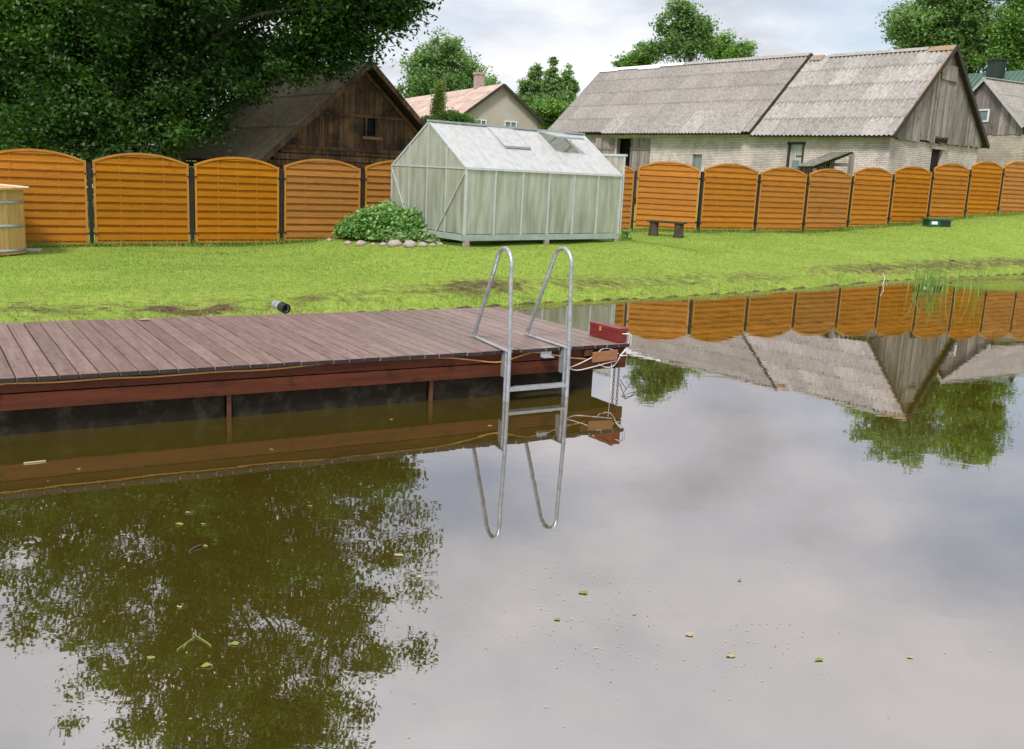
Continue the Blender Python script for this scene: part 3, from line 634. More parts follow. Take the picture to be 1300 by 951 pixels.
for s in (-1, 1):
    for i in range(NP):
        u0, u1 = i * GHL / NP + .012, (i + 1) * GHL / NP - .012
        rng_t = [(0, 1)] if (s, i) not in VENT else [(0, .52), (.985, 1)]
        for ta, tb in rng_t:
            q = MB(); n = rf(0, 0, s, 1) - rf(0, 0, s, 0)
            q.prism([rf(u0, ta, s), rf(u1, ta, s), rf(u1, tb, s), rf(u0, tb, s)], n * .01); q.build('roof_pane', M['paner'], gr)
        if (s, i) in VENT:
            ang = R(VENT[(s, i)]); top0, top1 = rf(u0, .985, s, .02), rf(u1, .985, s, .02); dn = rf(u0, .52, s, .02) - top0; n = rf(0, 0, s, 1) - rf(0, 0, s, 0)
            L_ = np.linalg.norm(dn); dd = dn / L_ * math.cos(ang) + n * math.sin(ang); n2 = np.cross(U3, dd); n2 = n2 if n2[2] > 0 else -n2
            q = MB(); q.prism([top0, top1, top1 + dd * L_, top0 + dd * L_], n2 * .01); v_ = q.build('roof_vent', M['paner'], gr)
            q = MB(); q.bar(top0 + dd * L_, top1 + dd * L_, .045, .035); q.bar(top0, top0 + dd * L_, .025, .025); q.bar(top1, top1 + dd * L_, .025, .025)
            mid = (rf(u0, .52, s) + rf(u1, .52, s)) / 2; q.bar(mid, mid + (dd * L_ - dn) * .95, .015, .015); q.build('vent_frame', M['alud'], v_)
for u in (0, GHL):
    vs = [-GHW, -GHW / 2, 0, GHW / 2, GHW]
    for a, b_ in zip(vs[:-1], vs[1:]):
        a2, b2_ = a + .018, b_ - .018
        q = MB(); q.box(gh(u, (a + b_) / 2, (z0 + ZE) / 2), (.008, b2_ - a2, ZE - z0 - .03), U3, W3); q.build('gable_pane', M['paneg'], gr)
        za, zb_ = [ZE + (ZR - ZE) * (1 - abs(t) / GHW) - .02 for t in (a2, b2_)]
        poly = [gh(u - .004, a2, ZE + .015), gh(u - .004, b2_, ZE + .015), gh(u - .004, b2_, max(zb_, ZE + .016)), gh(u - .004, a2, max(za, ZE + .016))]
        q = MB(); q.prism(poly, U3 * .008); q.build('gable_pane', M['paneg'], gr)
# sliding door pushed open beyond the far gable, with its rail
q = MB(); q.bar(gh(GHL + .07, .5, 2.56), gh(GHL + .07, -GHW - .06, 2.56), .05, .05); q.build('door_rail', M['alu'], gr)
q = MB(); q.box(gh(GHL + .07, -GHW + .40, 1.68), (.015, .8, 1.72), U3, W3); dr_ = q.build('sliding_door', M['paneg'], gr)
q = MB()
for v in (-GHW, -GHW + .8): q.box(gh(GHL + .07, v, 1.68), (.03, .035, 1.75), U3, W3)
q.build('door_frame', M['alu'], dr_)

# ------------------------------------------------------------------ foliage machinery
def leafcloud(P, size, aspect=1.6, g=rng, upbias=.35):
    n = len(P); nr = g.normal(size=(n, 3)); nr[:, 2] = np.abs(nr[:, 2]) + upbias; nr /= np.linalg.norm(nr, axis=1)[:, None]
    t = np.cross(nr, g.normal(size=(n, 3))); t /= np.linalg.norm(t, axis=1)[:, None]; b = np.cross(nr, t)
    s = size * g.uniform(.6, 1.3, n)[:, None]
    V = np.stack([P - t * s * .5 * aspect, P - b * s * .5, P + t * s * .5 * aspect, P + b * s * .5], 1)
    return V.reshape(-1, 3)
def clumps(blobs, ncl, g, inner=.35):
    vol = np.array([b[3] * b[4] * b[5] for b in blobs]) ** .67; pr = vol / vol.sum(); out = []; idx = g.choice(len(blobs), ncl, p=pr)
    d = g.normal(size=(ncl, 3)); d /= np.linalg.norm(d, axis=1)[:, None]; r = inner + (1 - inner) * g.random(ncl) ** .6
    B = np.array(blobs)[idx]; r = r * (1 + .10 * g.normal(size=ncl)); return B[:, :3] + d * r[:, None] * B[:, 3:6]
def tree(name, label, cat, base, trunk_top, blobs, ncl, nl, cr, ls, lm, tr=.25, seed=1, group=None, limbs=26, inner=.35, flat=.6, droop=0, aspect=1.6, tips=None, cull=None):
    g = np.random.default_rng(seed); base = np.array(base, float)
    root = thing(name, label, cat, base, group)
    CC = clumps([(b[0] + base[0], b[1] + base[1], b[2], *b[3:]) for b in blobs], ncl, g, inner)
    if tips is not None: CC = np.concatenate([CC, np.array(tips)])
    if cull is not None: CC = CC[~cull(CC)]
    n = len(CC); cs = cr * g.uniform(.6, 1.35, n)
    P = np.repeat(CC, nl, 0) + np.clip(g.normal(size=(n * nl, 3)), -2.1, 2.1) * np.repeat(cs, nl)[:, None] * np.array([.5, .5, .5 * flat])
    if droop: P[:, 2] -= droop * np.hypot(*(P - np.repeat(CC, nl, 0))[:, :2].T) ** 2
    keep = P[:, 2] > base[2] + .1; tint = np.repeat(g.uniform(0, 1, n) ** 1.8 * .62 - .08, nl)
    P = P[keep]; tint = tint[keep]
    quads_mesh('crown', leafcloud(P, ls, aspect, g), 4, lm, root, attr=tint)
    q = MB(); H = trunk_top
    tp = [base - np.array([0, 0, .3])]; 
    for k in range(1, 7): tp.append(base + np.array([g.normal(0, .012 * H), g.normal(0, .012 * H), H * k / 6]))
    q.tube(tp, [tr * (1.25 if k == 0 else (1 - .78 * k / 6)) for k in range(7)], 10)
    for i in g.choice(n, min(limbs, n), replace=False):
        c = CC[i]; h = np.clip((c[2] - base[2]) * g.uniform(.35, .75), .12 * H, H * .95); k = h / H * 6; kk = int(min(k, 5)); a = tp[max(kk, 0)] if kk == 0 else tp[kk] + (tp[min(kk + 1, 6)] - tp[kk]) * (k - kk)
        m = (a + c) / 2 + np.array([0, 0, .12 * np.linalg.norm(c - a)]) * g.uniform(.1, 1) + g.normal(0, .05 * np.linalg.norm(c - a), 3); L_ = np.linalg.norm(c - a); r0 = tr * .26 * (1 - .6 * h / H)
        if cull is not None and cull(np.array(smooth_pts([a, m, c], 4))[1:-1]).any(): continue
        q.tube(smooth_pts([a, m, c], 4), [r0 * (1 - .85 * j / 8) for j in range(9)], 6, cap=False)
    q.build('trunk', M['bark'], root)
    return root
# big left trees: pruned back from the shed roof
def roof_clear(CC):
    q = (CC - CAM) @ MW; px = CX + F * q[:, 0] / q[:, 2]; py = CY + F * q[:, 1] / q[:, 2]
    bx = np.interp(py, [-120, 0, 22, 50, 78, 96, 112, 128, 150, 172, 192], [590, 545, 532, 496, 470, 428, 385, 348, 326, 300, 240])
    return (px > bx - np.where(py > 95, 34, 14)) & (py > -300)
bt = at(222, 200, 25.0)
def B(px, py, Y, rx, ry, rz, base): p = at(px, py, Y); return (p[0] - base[0], p[1] - base[1], p[2], rx, ry, rz)
bb = (bt[0], bt[1], .3)
blob = [(2.0, 0, 12, 4.7, 4.4, 4.6), (-.8, 0, 9.5, 4.2, 4, 3.8), (3.4, -.5, 8.3, 3.6, 3.6, 2.6), (.9, -.6, 6.2, 3.6, 3.0, 2.0), (-1.9, 0.2, 5.0, 3.0, 2.8, 2.2), (1.7, 0, 15.2, 3.0, 3.0, 2.3), (0, -.5, 3.9, 2.0, 1.5, 1.4)]
tips = []
gg = np.random.default_rng(11)
for (x0, y0, x1, y1, Y, nn, sp) in ((380, 20, 545, 8, 23.5, 34, .25), (400, 40, 505, 78, 23.8, 22, .22), (390, 40, 440, 112, 24, 24, .25), (330, 60, 395, 120, 24, 22, .3), (290, 90, 352, 150, 23.6, 26, .35), (250, 120, 320, 182, 23.4, 22, .35), (470, -5, 548, 14, 23.2, 12, .2), (400, -20, 520, 40, 24, 30, .3)):
    for k in range(nn):
        t = (k + gg.random()) / nn; p = at(x0 + (x1 - x0) * t, y0 + (y1 - y0) * t, Y); tips.append(p + gg.normal(0, sp, 3))
tree('broadleaf_tree', 'huge dark leafy tree behind the fence overhanging the brown shed roof', 'tree', bb, 13.5, blob, 980, 190, .58, .068, M['leafA'], .42, 21, 'tall trees behind the left fence', 60, .3, .6, aspect=2.1, tips=tips, cull=roof_clear)
b2 = at(60, 200, 27.5)
tree('broadleaf_tree', 'dark dense tree behind the fence at the left edge of the photo', 'tree', (b2[0], b2[1], .3), 8, [(-1.2, 0, 7.2, 3.8, 3.2, 3.6), (1.6, -.5, 6.0, 3.0, 2.8, 3.0), (-2.5, -.8, 4, 3.4, 2.6, 2.6), (1.2, -1.2, 3.4, 3.0, 2.0, 2.0)], 620, 170, .66, .08, M['leafA'], .3, 22, 'tall trees behind the left fence', 30, .3, aspect=2.1)
b3 = at(170, 200, 32)
tree('broadleaf_tree', 'dark tree further back between the left edge tree and the overhanging one', 'tree', (b3[0], b3[1], .3), 9, [(0, 0, 8, 4.5, 3, 4.2), (-4.5, 1, 6.5, 4, 3, 4.2), (4, 0, 5, 3, 3, 3.4), (-9, 1, 6, 4, 3, 4.5), (-5, 0, 2.8, 6.0, 1.6, 2.2)], 520, 110, .9, .14, M['leafB'], .35, 23, 'tall trees behind the left fence', 24, .2, cull=roof_clear)
b4 = at(205, 200, 22.8)
tree('leafy_bush', 'dark tall bush pressed against the back of the second whole fence panel', 'bush', (b4[0], b4[1], .2), 2.2, [(0, .4, 2.3, 1.6, 1.0, 1.3), (-2.6, .4, 2.4, 1.8, 1.0, 1.5), (1.6, 1.2, 2.2, 1.0, .9, 1.2)], 150, 130, .55, .08, M['leafA'], .06, 24, None, 26, .2, cull=roof_clear)

# ------------------------------------------------------------------ roofs and walls
def corr(mb, A, B_, Cc, Dd, courses, pitch=.21, amp=.034, sheet=1.08, nrm=None, mi=0, jitter=.5, seed=1, segs=6, lift=.03):
    """corrugated sheets: A eave left, B eave right, Cc ridge right, Dd ridge left"""
    A, B_, Cc, Dd = [np.array(p, float) for p in (A, B_, Cc, Dd)]; W = np.linalg.norm(B_ - A); g = random.Random(seed)
    n = np.cross(B_ - A, Dd - A); n /= np.linalg.norm(n); n = n if n[2] > 0 else -n
    def bl(u, v): return (A * (1 - u) + B_ * u) * (1 - v) + (Dd * (1 - u) + Cc * u) * v
    for c in range(courses):
        v0, v1 = c / courses, min(1, (c + 1) / courses + .03); u = 0
        while u < 1 - 1e-4:
            u1 = min(1, u + sheet / W); k = max(2, int(round((u1 - u) * W / pitch * segs)))
            vs = []; fs = []; j0 = g.uniform(-.012, .012) * jitter
            for i in range(k + 1):
                uu = u + (u1 - u) * i / k; h = amp * math.sin(2 * math.pi * uu * W / pitch)
                vs.append(bl(uu, v0 + j0 * .5) + n * (h + lift + .016 + g.uniform(0, .002))); vs.append(bl(uu, v1) + n * (h + lift - .004))
            for i in range(k): fs.append((2 * i, 2 * i + 2, 2 * i + 3, 2 * i + 1))
            mb.add(vs, fs, mi, True); u = u1
def slab(mb, A, B_, Cc, Dd, t, mi=0):
    A, B_, Cc, Dd = [np.array(p, float) for p in (A, B_, Cc, Dd)]; n = np.cross(B_ - A, Dd - A); n /= np.linalg.norm(n); n = n if n[2] > 0 else -n
    mb.prism([A, B_, Cc, Dd], -n * t, mi)
class Gable:
    def __init__(s, x, y, a, L, w, zr, ze):
        s.P = np.array([x, y, 0.]); s.u = np.array([math.cos(a), math.sin(a), 0]); s.v = np.array([-s.u[1], s.u[0], 0]); s.L, s.w, s.zr, s.ze = L, w, zr, ze
    def p(s, u, v, z): return s.P + s.u * u + s.v * v + np.array([0, 0, z])
    def zroof(s, v): return s.zr - (s.zr - s.ze) * abs(v) / s.w
def wall(mb, O, d, L, z0, z1, openings, t=.25, nrm=None, mi=0):
    """openings (a,b,za,zb) along d"""
    d = np.array(d, float); xs = sorted({0., L, *[o[0] for o in openings], *[o[1] for o in openings]})
    for a, b_ in zip(xs[:-1], xs[1:]):
        segs = [(z0, z1)]
        for o in openings:
            if o[0] <= a + 1e-6 and o[1] >= b_ - 1e-6:
                ns = []
                for s0, s1 in segs:
                    if o[2] > s0: ns.append((s0, min(o[2], s1)))
                    if o[3] < s1: ns.append((max(o[3], s0), s1))
                segs = ns
        for s0, s1 in segs:
            if s1 > s0 + 1e-4: mb.box(np.array([O[0], O[1], 0]) + d * (a + b_) / 2 + nrm * (-t / 2) + np.array([0, 0, (s0 + s1) / 2]), (b_ - a, t, s1 - s0), d, nrm, mi=mi)
def planks_poly(mb, G_, u, nrm, vs0, vs1, zbot, ztop, wd=.16, t=.025, seed=1, mi=0, skip=None, jit=.05):
    g = random.Random(seed); v = vs0
    while v < vs1:
        w_ = wd * g.uniform(.75, 1.25); v1 = min(v + w_ - .008, vs1)
        za = ztop(v); zb_ = ztop(v1); b_ = zbot + g.uniform(-jit, jit)
        off = g.uniform(0, .012)
        if min(za, zb_) > b_ + .02:
            segs = [(b_, za, zb_)]
            if skip and skip[0] < (v + v1) / 2 < skip[1]: segs = [(b_, skip[2], skip[2]), (skip[3], za, zb_)] if za > skip[3] else [(b_, min(za, skip[2]), min(zb_, skip[2]))]
            for (s, ta, tb) in segs:
                if ta > s: mb.prism([G_.p(u, v, s) + nrm * off, G_.p(u, v1, s) + nrm * off, G_.p(u, v1, tb) + nrm * off, G_.p(u, v, ta) + nrm * off], nrm * t, mi)
        v += w_

# ---- long barn
BA = Gable(18.079, 39.853, 2.254, 21.31, 4.185, 8.12, 4.18)
barn = thing('long_barn', 'long barn of pale brick with grey corrugated roof and weathered plank gable', 'barn', BA.p(10, 0, .9))
jl = -1
def uhit(px, py, G_, side):  # u, z on a long wall
    p = hit(px, py, G_.p(0, side, 0), G_.v); q = p - G_.P; return q @ G_.u, p[2]
bw = BA.w - .35
brA = brickmat('silicate_brick_long', (.70, .61, .62), (.56, .48, .475), (.27, .24, .22), BA.u); brB = brickmat('silicate_brick_gable', (.66, .575, .58), (.54, .465, .455), (.26, .23, .215), BA.v)
uj = uhit(1031, 70, BA, 0)[0]; 
# joint position on the ridge
p = None
for uu in np.arange(0, 20, .02):
    c3 = MW.T @ (BA.p(uu, 0, 8.12) - CAM)
    if CX + F * c3[0] / c3[2] < 1031: uj = uu; break
print('joint u', uj)
door = [uhit(x, 185, BA, bw)[0] for x in (826, 783)]; win = [uhit(891.5, 196, BA, bw), uhit(878, 210, BA, bw)]; d2 = [uhit(1022, 181, BA, bw), uhit(998.5, 208, BA, bw)]
print('door', door, win, d2)
dl = uhit(800, 190, BA, bw)[0]
zw = 4.26
q = MB(); ops = [(door[0] - .3, door[1] - .3, 0, 4.08), (win[0][0] - .3, win[1][0] - .3, win[1][1] - .25, win[0][1]), (d2[0][0] - .3, d2[1][0] - .3, 0, d2[0][1])]
wall(q, BA.p(.3, bw, 0), BA.u, BA.L - .6, .3, zw, ops, .25, BA.v, 0)
q.build('long_wall', brA, barn); q = MB(); wall(q, BA.p(.3, -bw, 0), BA.u, BA.L - .6, .3, zw, [], .25, -BA.v, 0)
q.build('long_wall', brA, barn)
gw = [hit(x, y, BA.p(.3, 0, 0), BA.u) for x, y in ((1183.5, 189), (1194, 210))]; gv = sorted([(g - BA.P) @ BA.v for g in gw]); 
ZG = 4.13
q = MB(); wall(q, BA.p(.3, -bw + .26, 0), BA.v, 2 * bw - .52, .3, ZG, [(gv[0] + bw - .26, gv[1] + bw - .26, gw[1][2] - .4, gw[0][2])], .25, -BA.u, 0)
q.build('gable_wall', brB, barn); q = MB(); wall(q, BA.p(BA.L - .3, -bw + .26, 0), BA.v, 2 * bw - .52, .3, 4.2, [], .25, BA.u, 0)
q.build('gable_wall', brB, barn)
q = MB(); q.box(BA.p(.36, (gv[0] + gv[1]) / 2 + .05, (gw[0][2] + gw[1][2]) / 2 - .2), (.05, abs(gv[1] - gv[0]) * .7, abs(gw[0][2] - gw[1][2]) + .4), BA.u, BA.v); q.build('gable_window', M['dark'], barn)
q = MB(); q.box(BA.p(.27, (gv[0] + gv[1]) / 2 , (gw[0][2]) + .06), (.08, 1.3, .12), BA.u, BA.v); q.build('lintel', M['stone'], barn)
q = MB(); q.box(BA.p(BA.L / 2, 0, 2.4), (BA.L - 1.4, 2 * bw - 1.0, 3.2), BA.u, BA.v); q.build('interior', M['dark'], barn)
# gable planks
nr = -BA.u
q = MB(); planks_poly(q, BA, .22, nr, -bw - .05, bw + .05, ZG + .0, lambda v: BA.zroof(v) - .10, .19, .025, 4, jit=.06); q.build('gable_planks', M['oldwood'], barn)
def ghit(px, py): p = hit(px, py, BA.p(.19, 0, 0), BA.u); return (p - BA.P) @ BA.v, p[2]
a1, a2 = ghit(1196, 85), ghit(1212, 113)
q = MB(); vl = [(ghit(1184, 178)[0], ghit(1184, 178)[1], 7.0)]
x0_, z0_ = ghit(1203, 174); x1_, z1_ = ghit(1186, 176)
dv0, dv1 = min(x0_, x1_), max(x0_, x1_)
n_ = 7
for i in range(n_): 
    w_ = (dv1 - dv0) / n_; q.box(BA.p(.165, dv0 + w_ * (i + .5), (ZG + .25 + 6.55) / 2), (.02, w_ - .01, 6.55 - ZG - .25 + random.uniform(-.05, .02)), BA.u, BA.v)
hd_ = q.build('loft_door', M['oldwood'], barn)
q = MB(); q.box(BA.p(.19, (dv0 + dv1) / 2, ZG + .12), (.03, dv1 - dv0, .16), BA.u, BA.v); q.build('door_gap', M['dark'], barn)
q = MB(); hv0, hv1 = sorted((a1[0], a2[0]))
for i in range(4): w_ = (hv1 - hv0) / 4; q.box(BA.p(.15, hv0 + w_ * (i + .5), 7.05), (.022, w_ - .008, .62), BA.u, BA.v)
q.build('loft_hatch', M['oldwood'], barn)
q = MB()
for v_, zt_ in ((dv1 + .09, 6.3), (dv0 - .06, 6.6), (-.9 - bw * .35, 5.4)): q.box(BA.p(.15, v_, (ZG + zt_) / 2), (.03, .13, zt_ - ZG), BA.u, BA.v)
build_each(q, 'batten', M['oldwood'], barn)
# doors on long wall
q = MB(); zt = 4.08
for (ua, ub, vo, rot) in ((door[0], dl, bw - .02, 0),):
    n_ = 8
    for i in range(n_): w_ = (ub - ua) / n_; q.box(BA.p(ua + w_ * (i + .5), vo, (1 + zt) / 2), (w_ - .01, .03, zt - 1 + random.uniform(-.03, 0)), BA.u, BA.v)
    q.box(BA.p((ua + ub) / 2, vo + .03, zt - .55), (ub - ua, .03, .12), BA.u, BA.v)
q.build('barn_door', M['oldwood'], barn)
q = MB(); hinge = BA.p(door[1] + .15, bw + .02, 0); od = (BA.u * .94 + BA.v * .34); od /= np.linalg.norm(od); on = np.cross((0, 0, 1), od)
for i in range(7): q.box(hinge + od * (.16 * (i + .5)) + np.array([0, 0, 2.5]), (.15, .03, 3.1), od, on)
q.box(hinge + od * .56 + on * .03 + np.array([0, 0, 3.5]), (1.1, .03, .1), od, on); q.box(hinge + od * .56 - on * .03 + np.array([0, 0, 3.5]), (1.1, .03, .1), od, on)
o = q.build('barn_door', M['oldwood'], barn); o['label'] = 'open plank door leaf'
q = MB(); q.box(BA.p(door[1] + .06, bw - .1, 2.4), (.16, .16, 3.5), BA.u, BA.v); q.build('door_post', M['oldwood'], barn)
q = MB(); q.box(BA.p((win[0][0] + win[1][0]) / 2, bw - .12, (win[0][1] + win[1][1] - .25) / 2), (win[1][0] - win[0][0] - .08, .03, win[0][1] - win[1][1] + .17), BA.u, BA.v); wn = q.build('window', M['glass'], barn)
q = MB(); wu0, wu1, wz0, wz1 = win[0][0], win[1][0], win[1][1] - .25, win[0][1]
for a_, b_ in ((wu0 + .03, wu0 + .08), (wu1 - .08, wu1 - .03)): q.box(BA.p((a_ + b_) / 2, bw - .09, (wz0 + wz1) / 2), (.05, .06, wz1 - wz0), BA.u, BA.v)
q.box(BA.p((wu0 + wu1) / 2, bw - .09, wz1 - .03), (wu1 - wu0 - .16, .06, .05), BA.u, BA.v); q.build('window_frame', M['oldwood'], wn)
q = MB(); n_ = 6
for i in range(n_): w_ = (d2[1][0] - d2[0][0] - .14) / n_; q.box(BA.p(d2[0][0] + .07 + w_ * (i + .5), bw - .1, (.9 + d2[0][1]) / 2), (w_ - .01, .03, d2[0][1] - .95), BA.u, BA.v)
dd2 = q.build('plank_door', M['whitewood'], barn)
q = MB()
for uu in (d2[0][0] + .04, d2[1][0] - .04): q.box(BA.p(uu, bw - .03, (.9 + d2[0][1]) / 2), (.09, .1, d2[0][1] - .9), BA.u, BA.v)
q.box(BA.p((d2[0][0] + d2[1][0]) / 2, bw - .03, d2[0][1] - .03), (d2[1][0] - d2[0][0] + .1, .1, .1), BA.u, BA.v); q.build('door_frame', M['underdeck'], dd2)
pz = uhit(1009, 205, BA, bw); q = MB(); q.box(BA.p(pz[0], bw - .07, pz[1] - .25), (.35, .03, .6), BA.u, BA.v); q.build('door_pane', M['glass'], dd2)
q = MB(); pz = uhit(1013, 198, BA, bw); q.box(BA.p(pz[0] - .1, bw - .07, pz[1]), (.5, .03, .04), BA.u, BA.v); q.build('door_brace', M['underdeck'], dd2)
# roofs
def roof_pair(G_, u0, u1, zr, ze, w, mats, name, courses=5, seed=1, parent=None, sheet=1.08, lift=.03, off=0):
    o = []
    for s in (1, -1):
        A, B_, Cc, Dd = G_.p(u1, s * w, ze), G_.p(u0, s * w, ze), G_.p(u0, 0, zr), G_.p(u1, 0, zr)
        q = MB(); slab(q, A, B_, Cc, Dd, .05); 
        r_ = q.build(name, M['underdeck'], parent)
        q = MB(); corr(q, A, B_, Cc, Dd, courses, seed=seed + s, sheet=sheet, lift=lift); q.build('roof_sheets', mats, r_); o.append(r_)
    return o
roof_pair(BA, -.0, uj, 8.12, 4.18, BA.w, M['roofl'], 'roof', 5, 5, barn)
rz = .16
roof_pair(BA, uj + .02, BA.L, 8.12 + rz, 4.18 + rz, BA.w, M['roofg'], 'roof', 5, 9, barn)
# raised pale lower strip over the door (added sheets)
q = MB(); ue = uhit(765, 170, BA, BA.w)[0]; print('ue', ue)
def rp_(u, t, off=0): return BA.p(u, BA.w * (1 - t), 4.18 + rz + (8.12 - 4.18) * t + off)
corr(q, rp_(ue, -.03, .05), rp_(uj + .4, -.03, .05), rp_(uj + .4, .27, .05), rp_(ue, .27, .05), 1, seed=33); q.build('patch_sheets', M['roofl'], barn)
q = MB()
for s in (1, -1): 
    q.bar(BA.p(-.02, s * BA.w, 4.16), BA.p(-.02, 0, 8.10), .05, .17)
q.build('bargeboard', M['underdeck'], barn)
def strip(name, u0, u1, t0, t1, zoff, m, n=1):
    q = MB(); nn = BA.v * (8.12 - 4.18) + np.array([0, 0, BA.w]); nn /= np.linalg.norm(nn)
    def P_(u, t): return BA.p(u, BA.w * (1 - t), 4.18 + zoff + (8.12 - 4.18) * t) + nn * .075
    for i in range(n):
        a_, b_ = u0 + (u1 - u0) * i / n, u0 + (u1 - u0) * (i + 1) / n; j = random.uniform(-.012, .012)
        q.prism([P_(a_ + .01, t0 + j), P_(b_ - .01, t0 + j), P_(b_ - .01, t1), P_(a_ + .01, t1)], nn * .012)
    return q.build(name, m, barn)
strip('rusty_ridge', -.02, 1.1, .95, 1.0, 0, M['rooford']); strip('rusty_ridge', uj - .75, uj - .1, .93, 1.0, 0, M['rooford'])
strip('verge_sheet', -.03, .06, .35, .93, 0, M['rooford'])
strip('ridge_capping', 1.15, uj - 1.05, .962, 1.0, 0, M['roofl']); strip('ridge_capping', uj + .05, BA.L - 6.6, .962, 1.0, rz, M['roofl'])
strip('ridge_tin', BA.L - 6.5, BA.L + .1, .95, 1.0, rz, M['white'], 4)
q = MB(); q.bar(BA.p(uj + .02, BA.w, 4.18 + rz - .05), BA.p(uj + .02, 0, 8.12 + rz - .05), .05, .2); q.build('verge_board', M['underdeck'], barn)
q = MB(); planks_poly(q, BA, BA.L - .2, BA.u, -bw, bw, 4.2, lambda v: BA.zroof(v), .2, .025, 8); q.build('gable_planks', M['oldwood'], barn)

# ---- wood lean-to against the barn
wl = at(1068, 205, 32.6)
lt = thing('lean_to', 'low lean-to of reddish planks under wavy roofing in front of the brick barn', 'shed', (wl[0], wl[1], .9))
def L3(px, py, Y): return at(px, py, Y)
A = L3(1012, 212, 34.8); Bq = L3(1057.5, 194, 33.2); Cq = L3(1083, 197.5, 31.9)
uq = (Bq - A); vq = (Cq - Bq); vq[2] = 0; 
q = MB(); Dq = A + vq; slab(q, A, Bq, Bq + vq, Dq, .05); rr_ = q.build('roof', M['underdeck'], lt)
q = MB(); corr(q, A, Dq, Bq + vq, Bq, 1, seed=4); q.build('roof_sheets', M['roofl'], rr_)
q = MB(); n_ = 16
for i in range(n_):
    t0, t1 = i / n_, (i + .93) / n_; 
    p0_, p1_ = A + uq * t0 + vq * .04, A + uq * t1 + vq * .04
    q.prism([[p0_[0], p0_[1], .8], [p1_[0], p1_[1], .8], p1_ - np.array([0, 0, .07]), p0_ - np.array([0, 0, .07])], np.array([.01, .03, 0]))
q.build('side_planks', M['redwood'], lt)
q = MB()
for t in (.03, .95):
    p0_ = Bq + vq * t; q.box((p0_[0], p0_[1], (.8 + p0_[2] - .05) / 2), (.13, .13, p0_[2] - .85), vq)
    p0_ = Dq if t > .5 else A; q.box((p0_[0], p0_[1], (.8 + p0_[2] - .05) / 2), (.1, .1, p0_[2] - .85), vq)
p0_ = Bq - np.array([0, 0, .42]); q.bar(p0_ - vq * .25, p0_ + vq * .98, .06, .1); build_each(q, 'post', M['oldwood'], lt)
q = MB(); p0_ = (Bq + Bq + vq) / 2 ; q.box((p0_[0] - .1, p0_[1] + .1, 2.2), (1.1, .04, .55), vq); q.build('back_board', M['white'], lt)

# ---- dark plank shed
SH_ = Gable(-4.5, 27.0, 2.25, 7.2, 3.35, 4.95, 1.98)
shed = thing('plank_shed', 'dark brown plank shed with steep mossy roof and one tiny gable window', 'shed', SH_.p(3, 0, .4))
sw = SH_.w - .4
def shit(px, py): p = hit(px, py, SH_.p(.3, 0, 0), SH_.u); return (p - SH_.P) @ SH_.v, p[2]
w0, w1 = shit(465, 150), shit(478, 173); ws = (min(w0[0], w1[0]), max(w0[0], w1[0]), w1[1], w0[1]); print('shed win', ws)
q = MB(); zb_ = shit(440, 189)[1]
planks_poly(q, SH_, .3, -SH_.u, -sw, sw, zb_, lambda v: SH_.zroof(v) - .12, .17, .03, 14, skip=ws, jit=.015); q.build('gable_planks', M['shedwood'], shed)
q = MB(); nlog = 0; z = .2
while z < zb_ - .02:
    h_ = .19; hwl = min(sw, SH_.w * (SH_.zr - .18 - z - h_) / (SH_.zr - SH_.ze)); q.box(SH_.p(.32 - .02 * (nlog % 2), 0, z + h_ / 2), (.2, 2 * hwl, h_ - .015), SH_.u, SH_.v); z += h_; nlog += 1
for s in (-1, 1):
    z = .2
    while z < 2.0: q.box(SH_.p(SH_.L / 2, s * sw, z + .095), (SH_.L - .7, .18, .175), SH_.u, SH_.v); z += .19
q.build('log_wall', M['shedwood'], shed, bevel=.02)
q = MB(); mz = shit(440, 146)[1]; q.box(SH_.p(.24, 0, mz), (.05, 2 * (SH_.w * (1 - (mz - SH_.ze) / (SH_.zr - SH_.ze))) - .3, .07), SH_.u, SH_.v)
q.box(SH_.p(.22, 0, zb_ - .02), (.14, 2 * sw - .75, .09), SH_.u, SH_.v); q.build('tie_beam', M['shedwood'], shed)
q = MB(); q.box(SH_.p(.37, (ws[0] + ws[1]) / 2, (ws[2] + ws[3]) / 2), (.03, ws[1] - ws[0] + .1, ws[3] - ws[2] + .1), SH_.u, SH_.v); wn = q.build('window', M['dark'], shed)
q = MB()
for v_ in (ws[0] - .03, ws[1] + .03): q.box(SH_.p(.25, v_, (ws[2] + ws[3]) / 2), (.04, .06, ws[3] - ws[2] + .1), SH_.u, SH_.v)
q.build('window_frame', M['shedwood'], wn); q = MB(); q.box(SH_.p(.24, (ws[0] + ws[1]) / 2, ws[2] - .07), (.05, ws[1] - ws[0] + .3, .08), SH_.u, SH_.v); q.build('window_sill', M['brownwood'], wn)
q = MB(); q.prism([SH_.p(.46, -sw, .3), SH_.p(.46, sw, .3), SH_.p(.46, sw, SH_.zroof(sw) - .07), SH_.p(.46, 0, SH_.zr - .08), SH_.p(.46, -sw, SH_.zroof(sw) - .07)], SH_.u * .05); q.build('gable_sky_block', M['dark'], shed)  # added dark sheet, keeps sky from showing through behind the gable planks
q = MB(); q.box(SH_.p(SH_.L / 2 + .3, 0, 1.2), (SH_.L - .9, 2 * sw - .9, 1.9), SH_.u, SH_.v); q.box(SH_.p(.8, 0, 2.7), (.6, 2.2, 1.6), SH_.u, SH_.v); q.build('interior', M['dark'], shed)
roof_pair(SH_, -.15, SH_.L, SH_.zr, SH_.ze, SH_.w, M['roofd'], 'roof', 3, 15, shed, sheet=1.1)
q = MB()
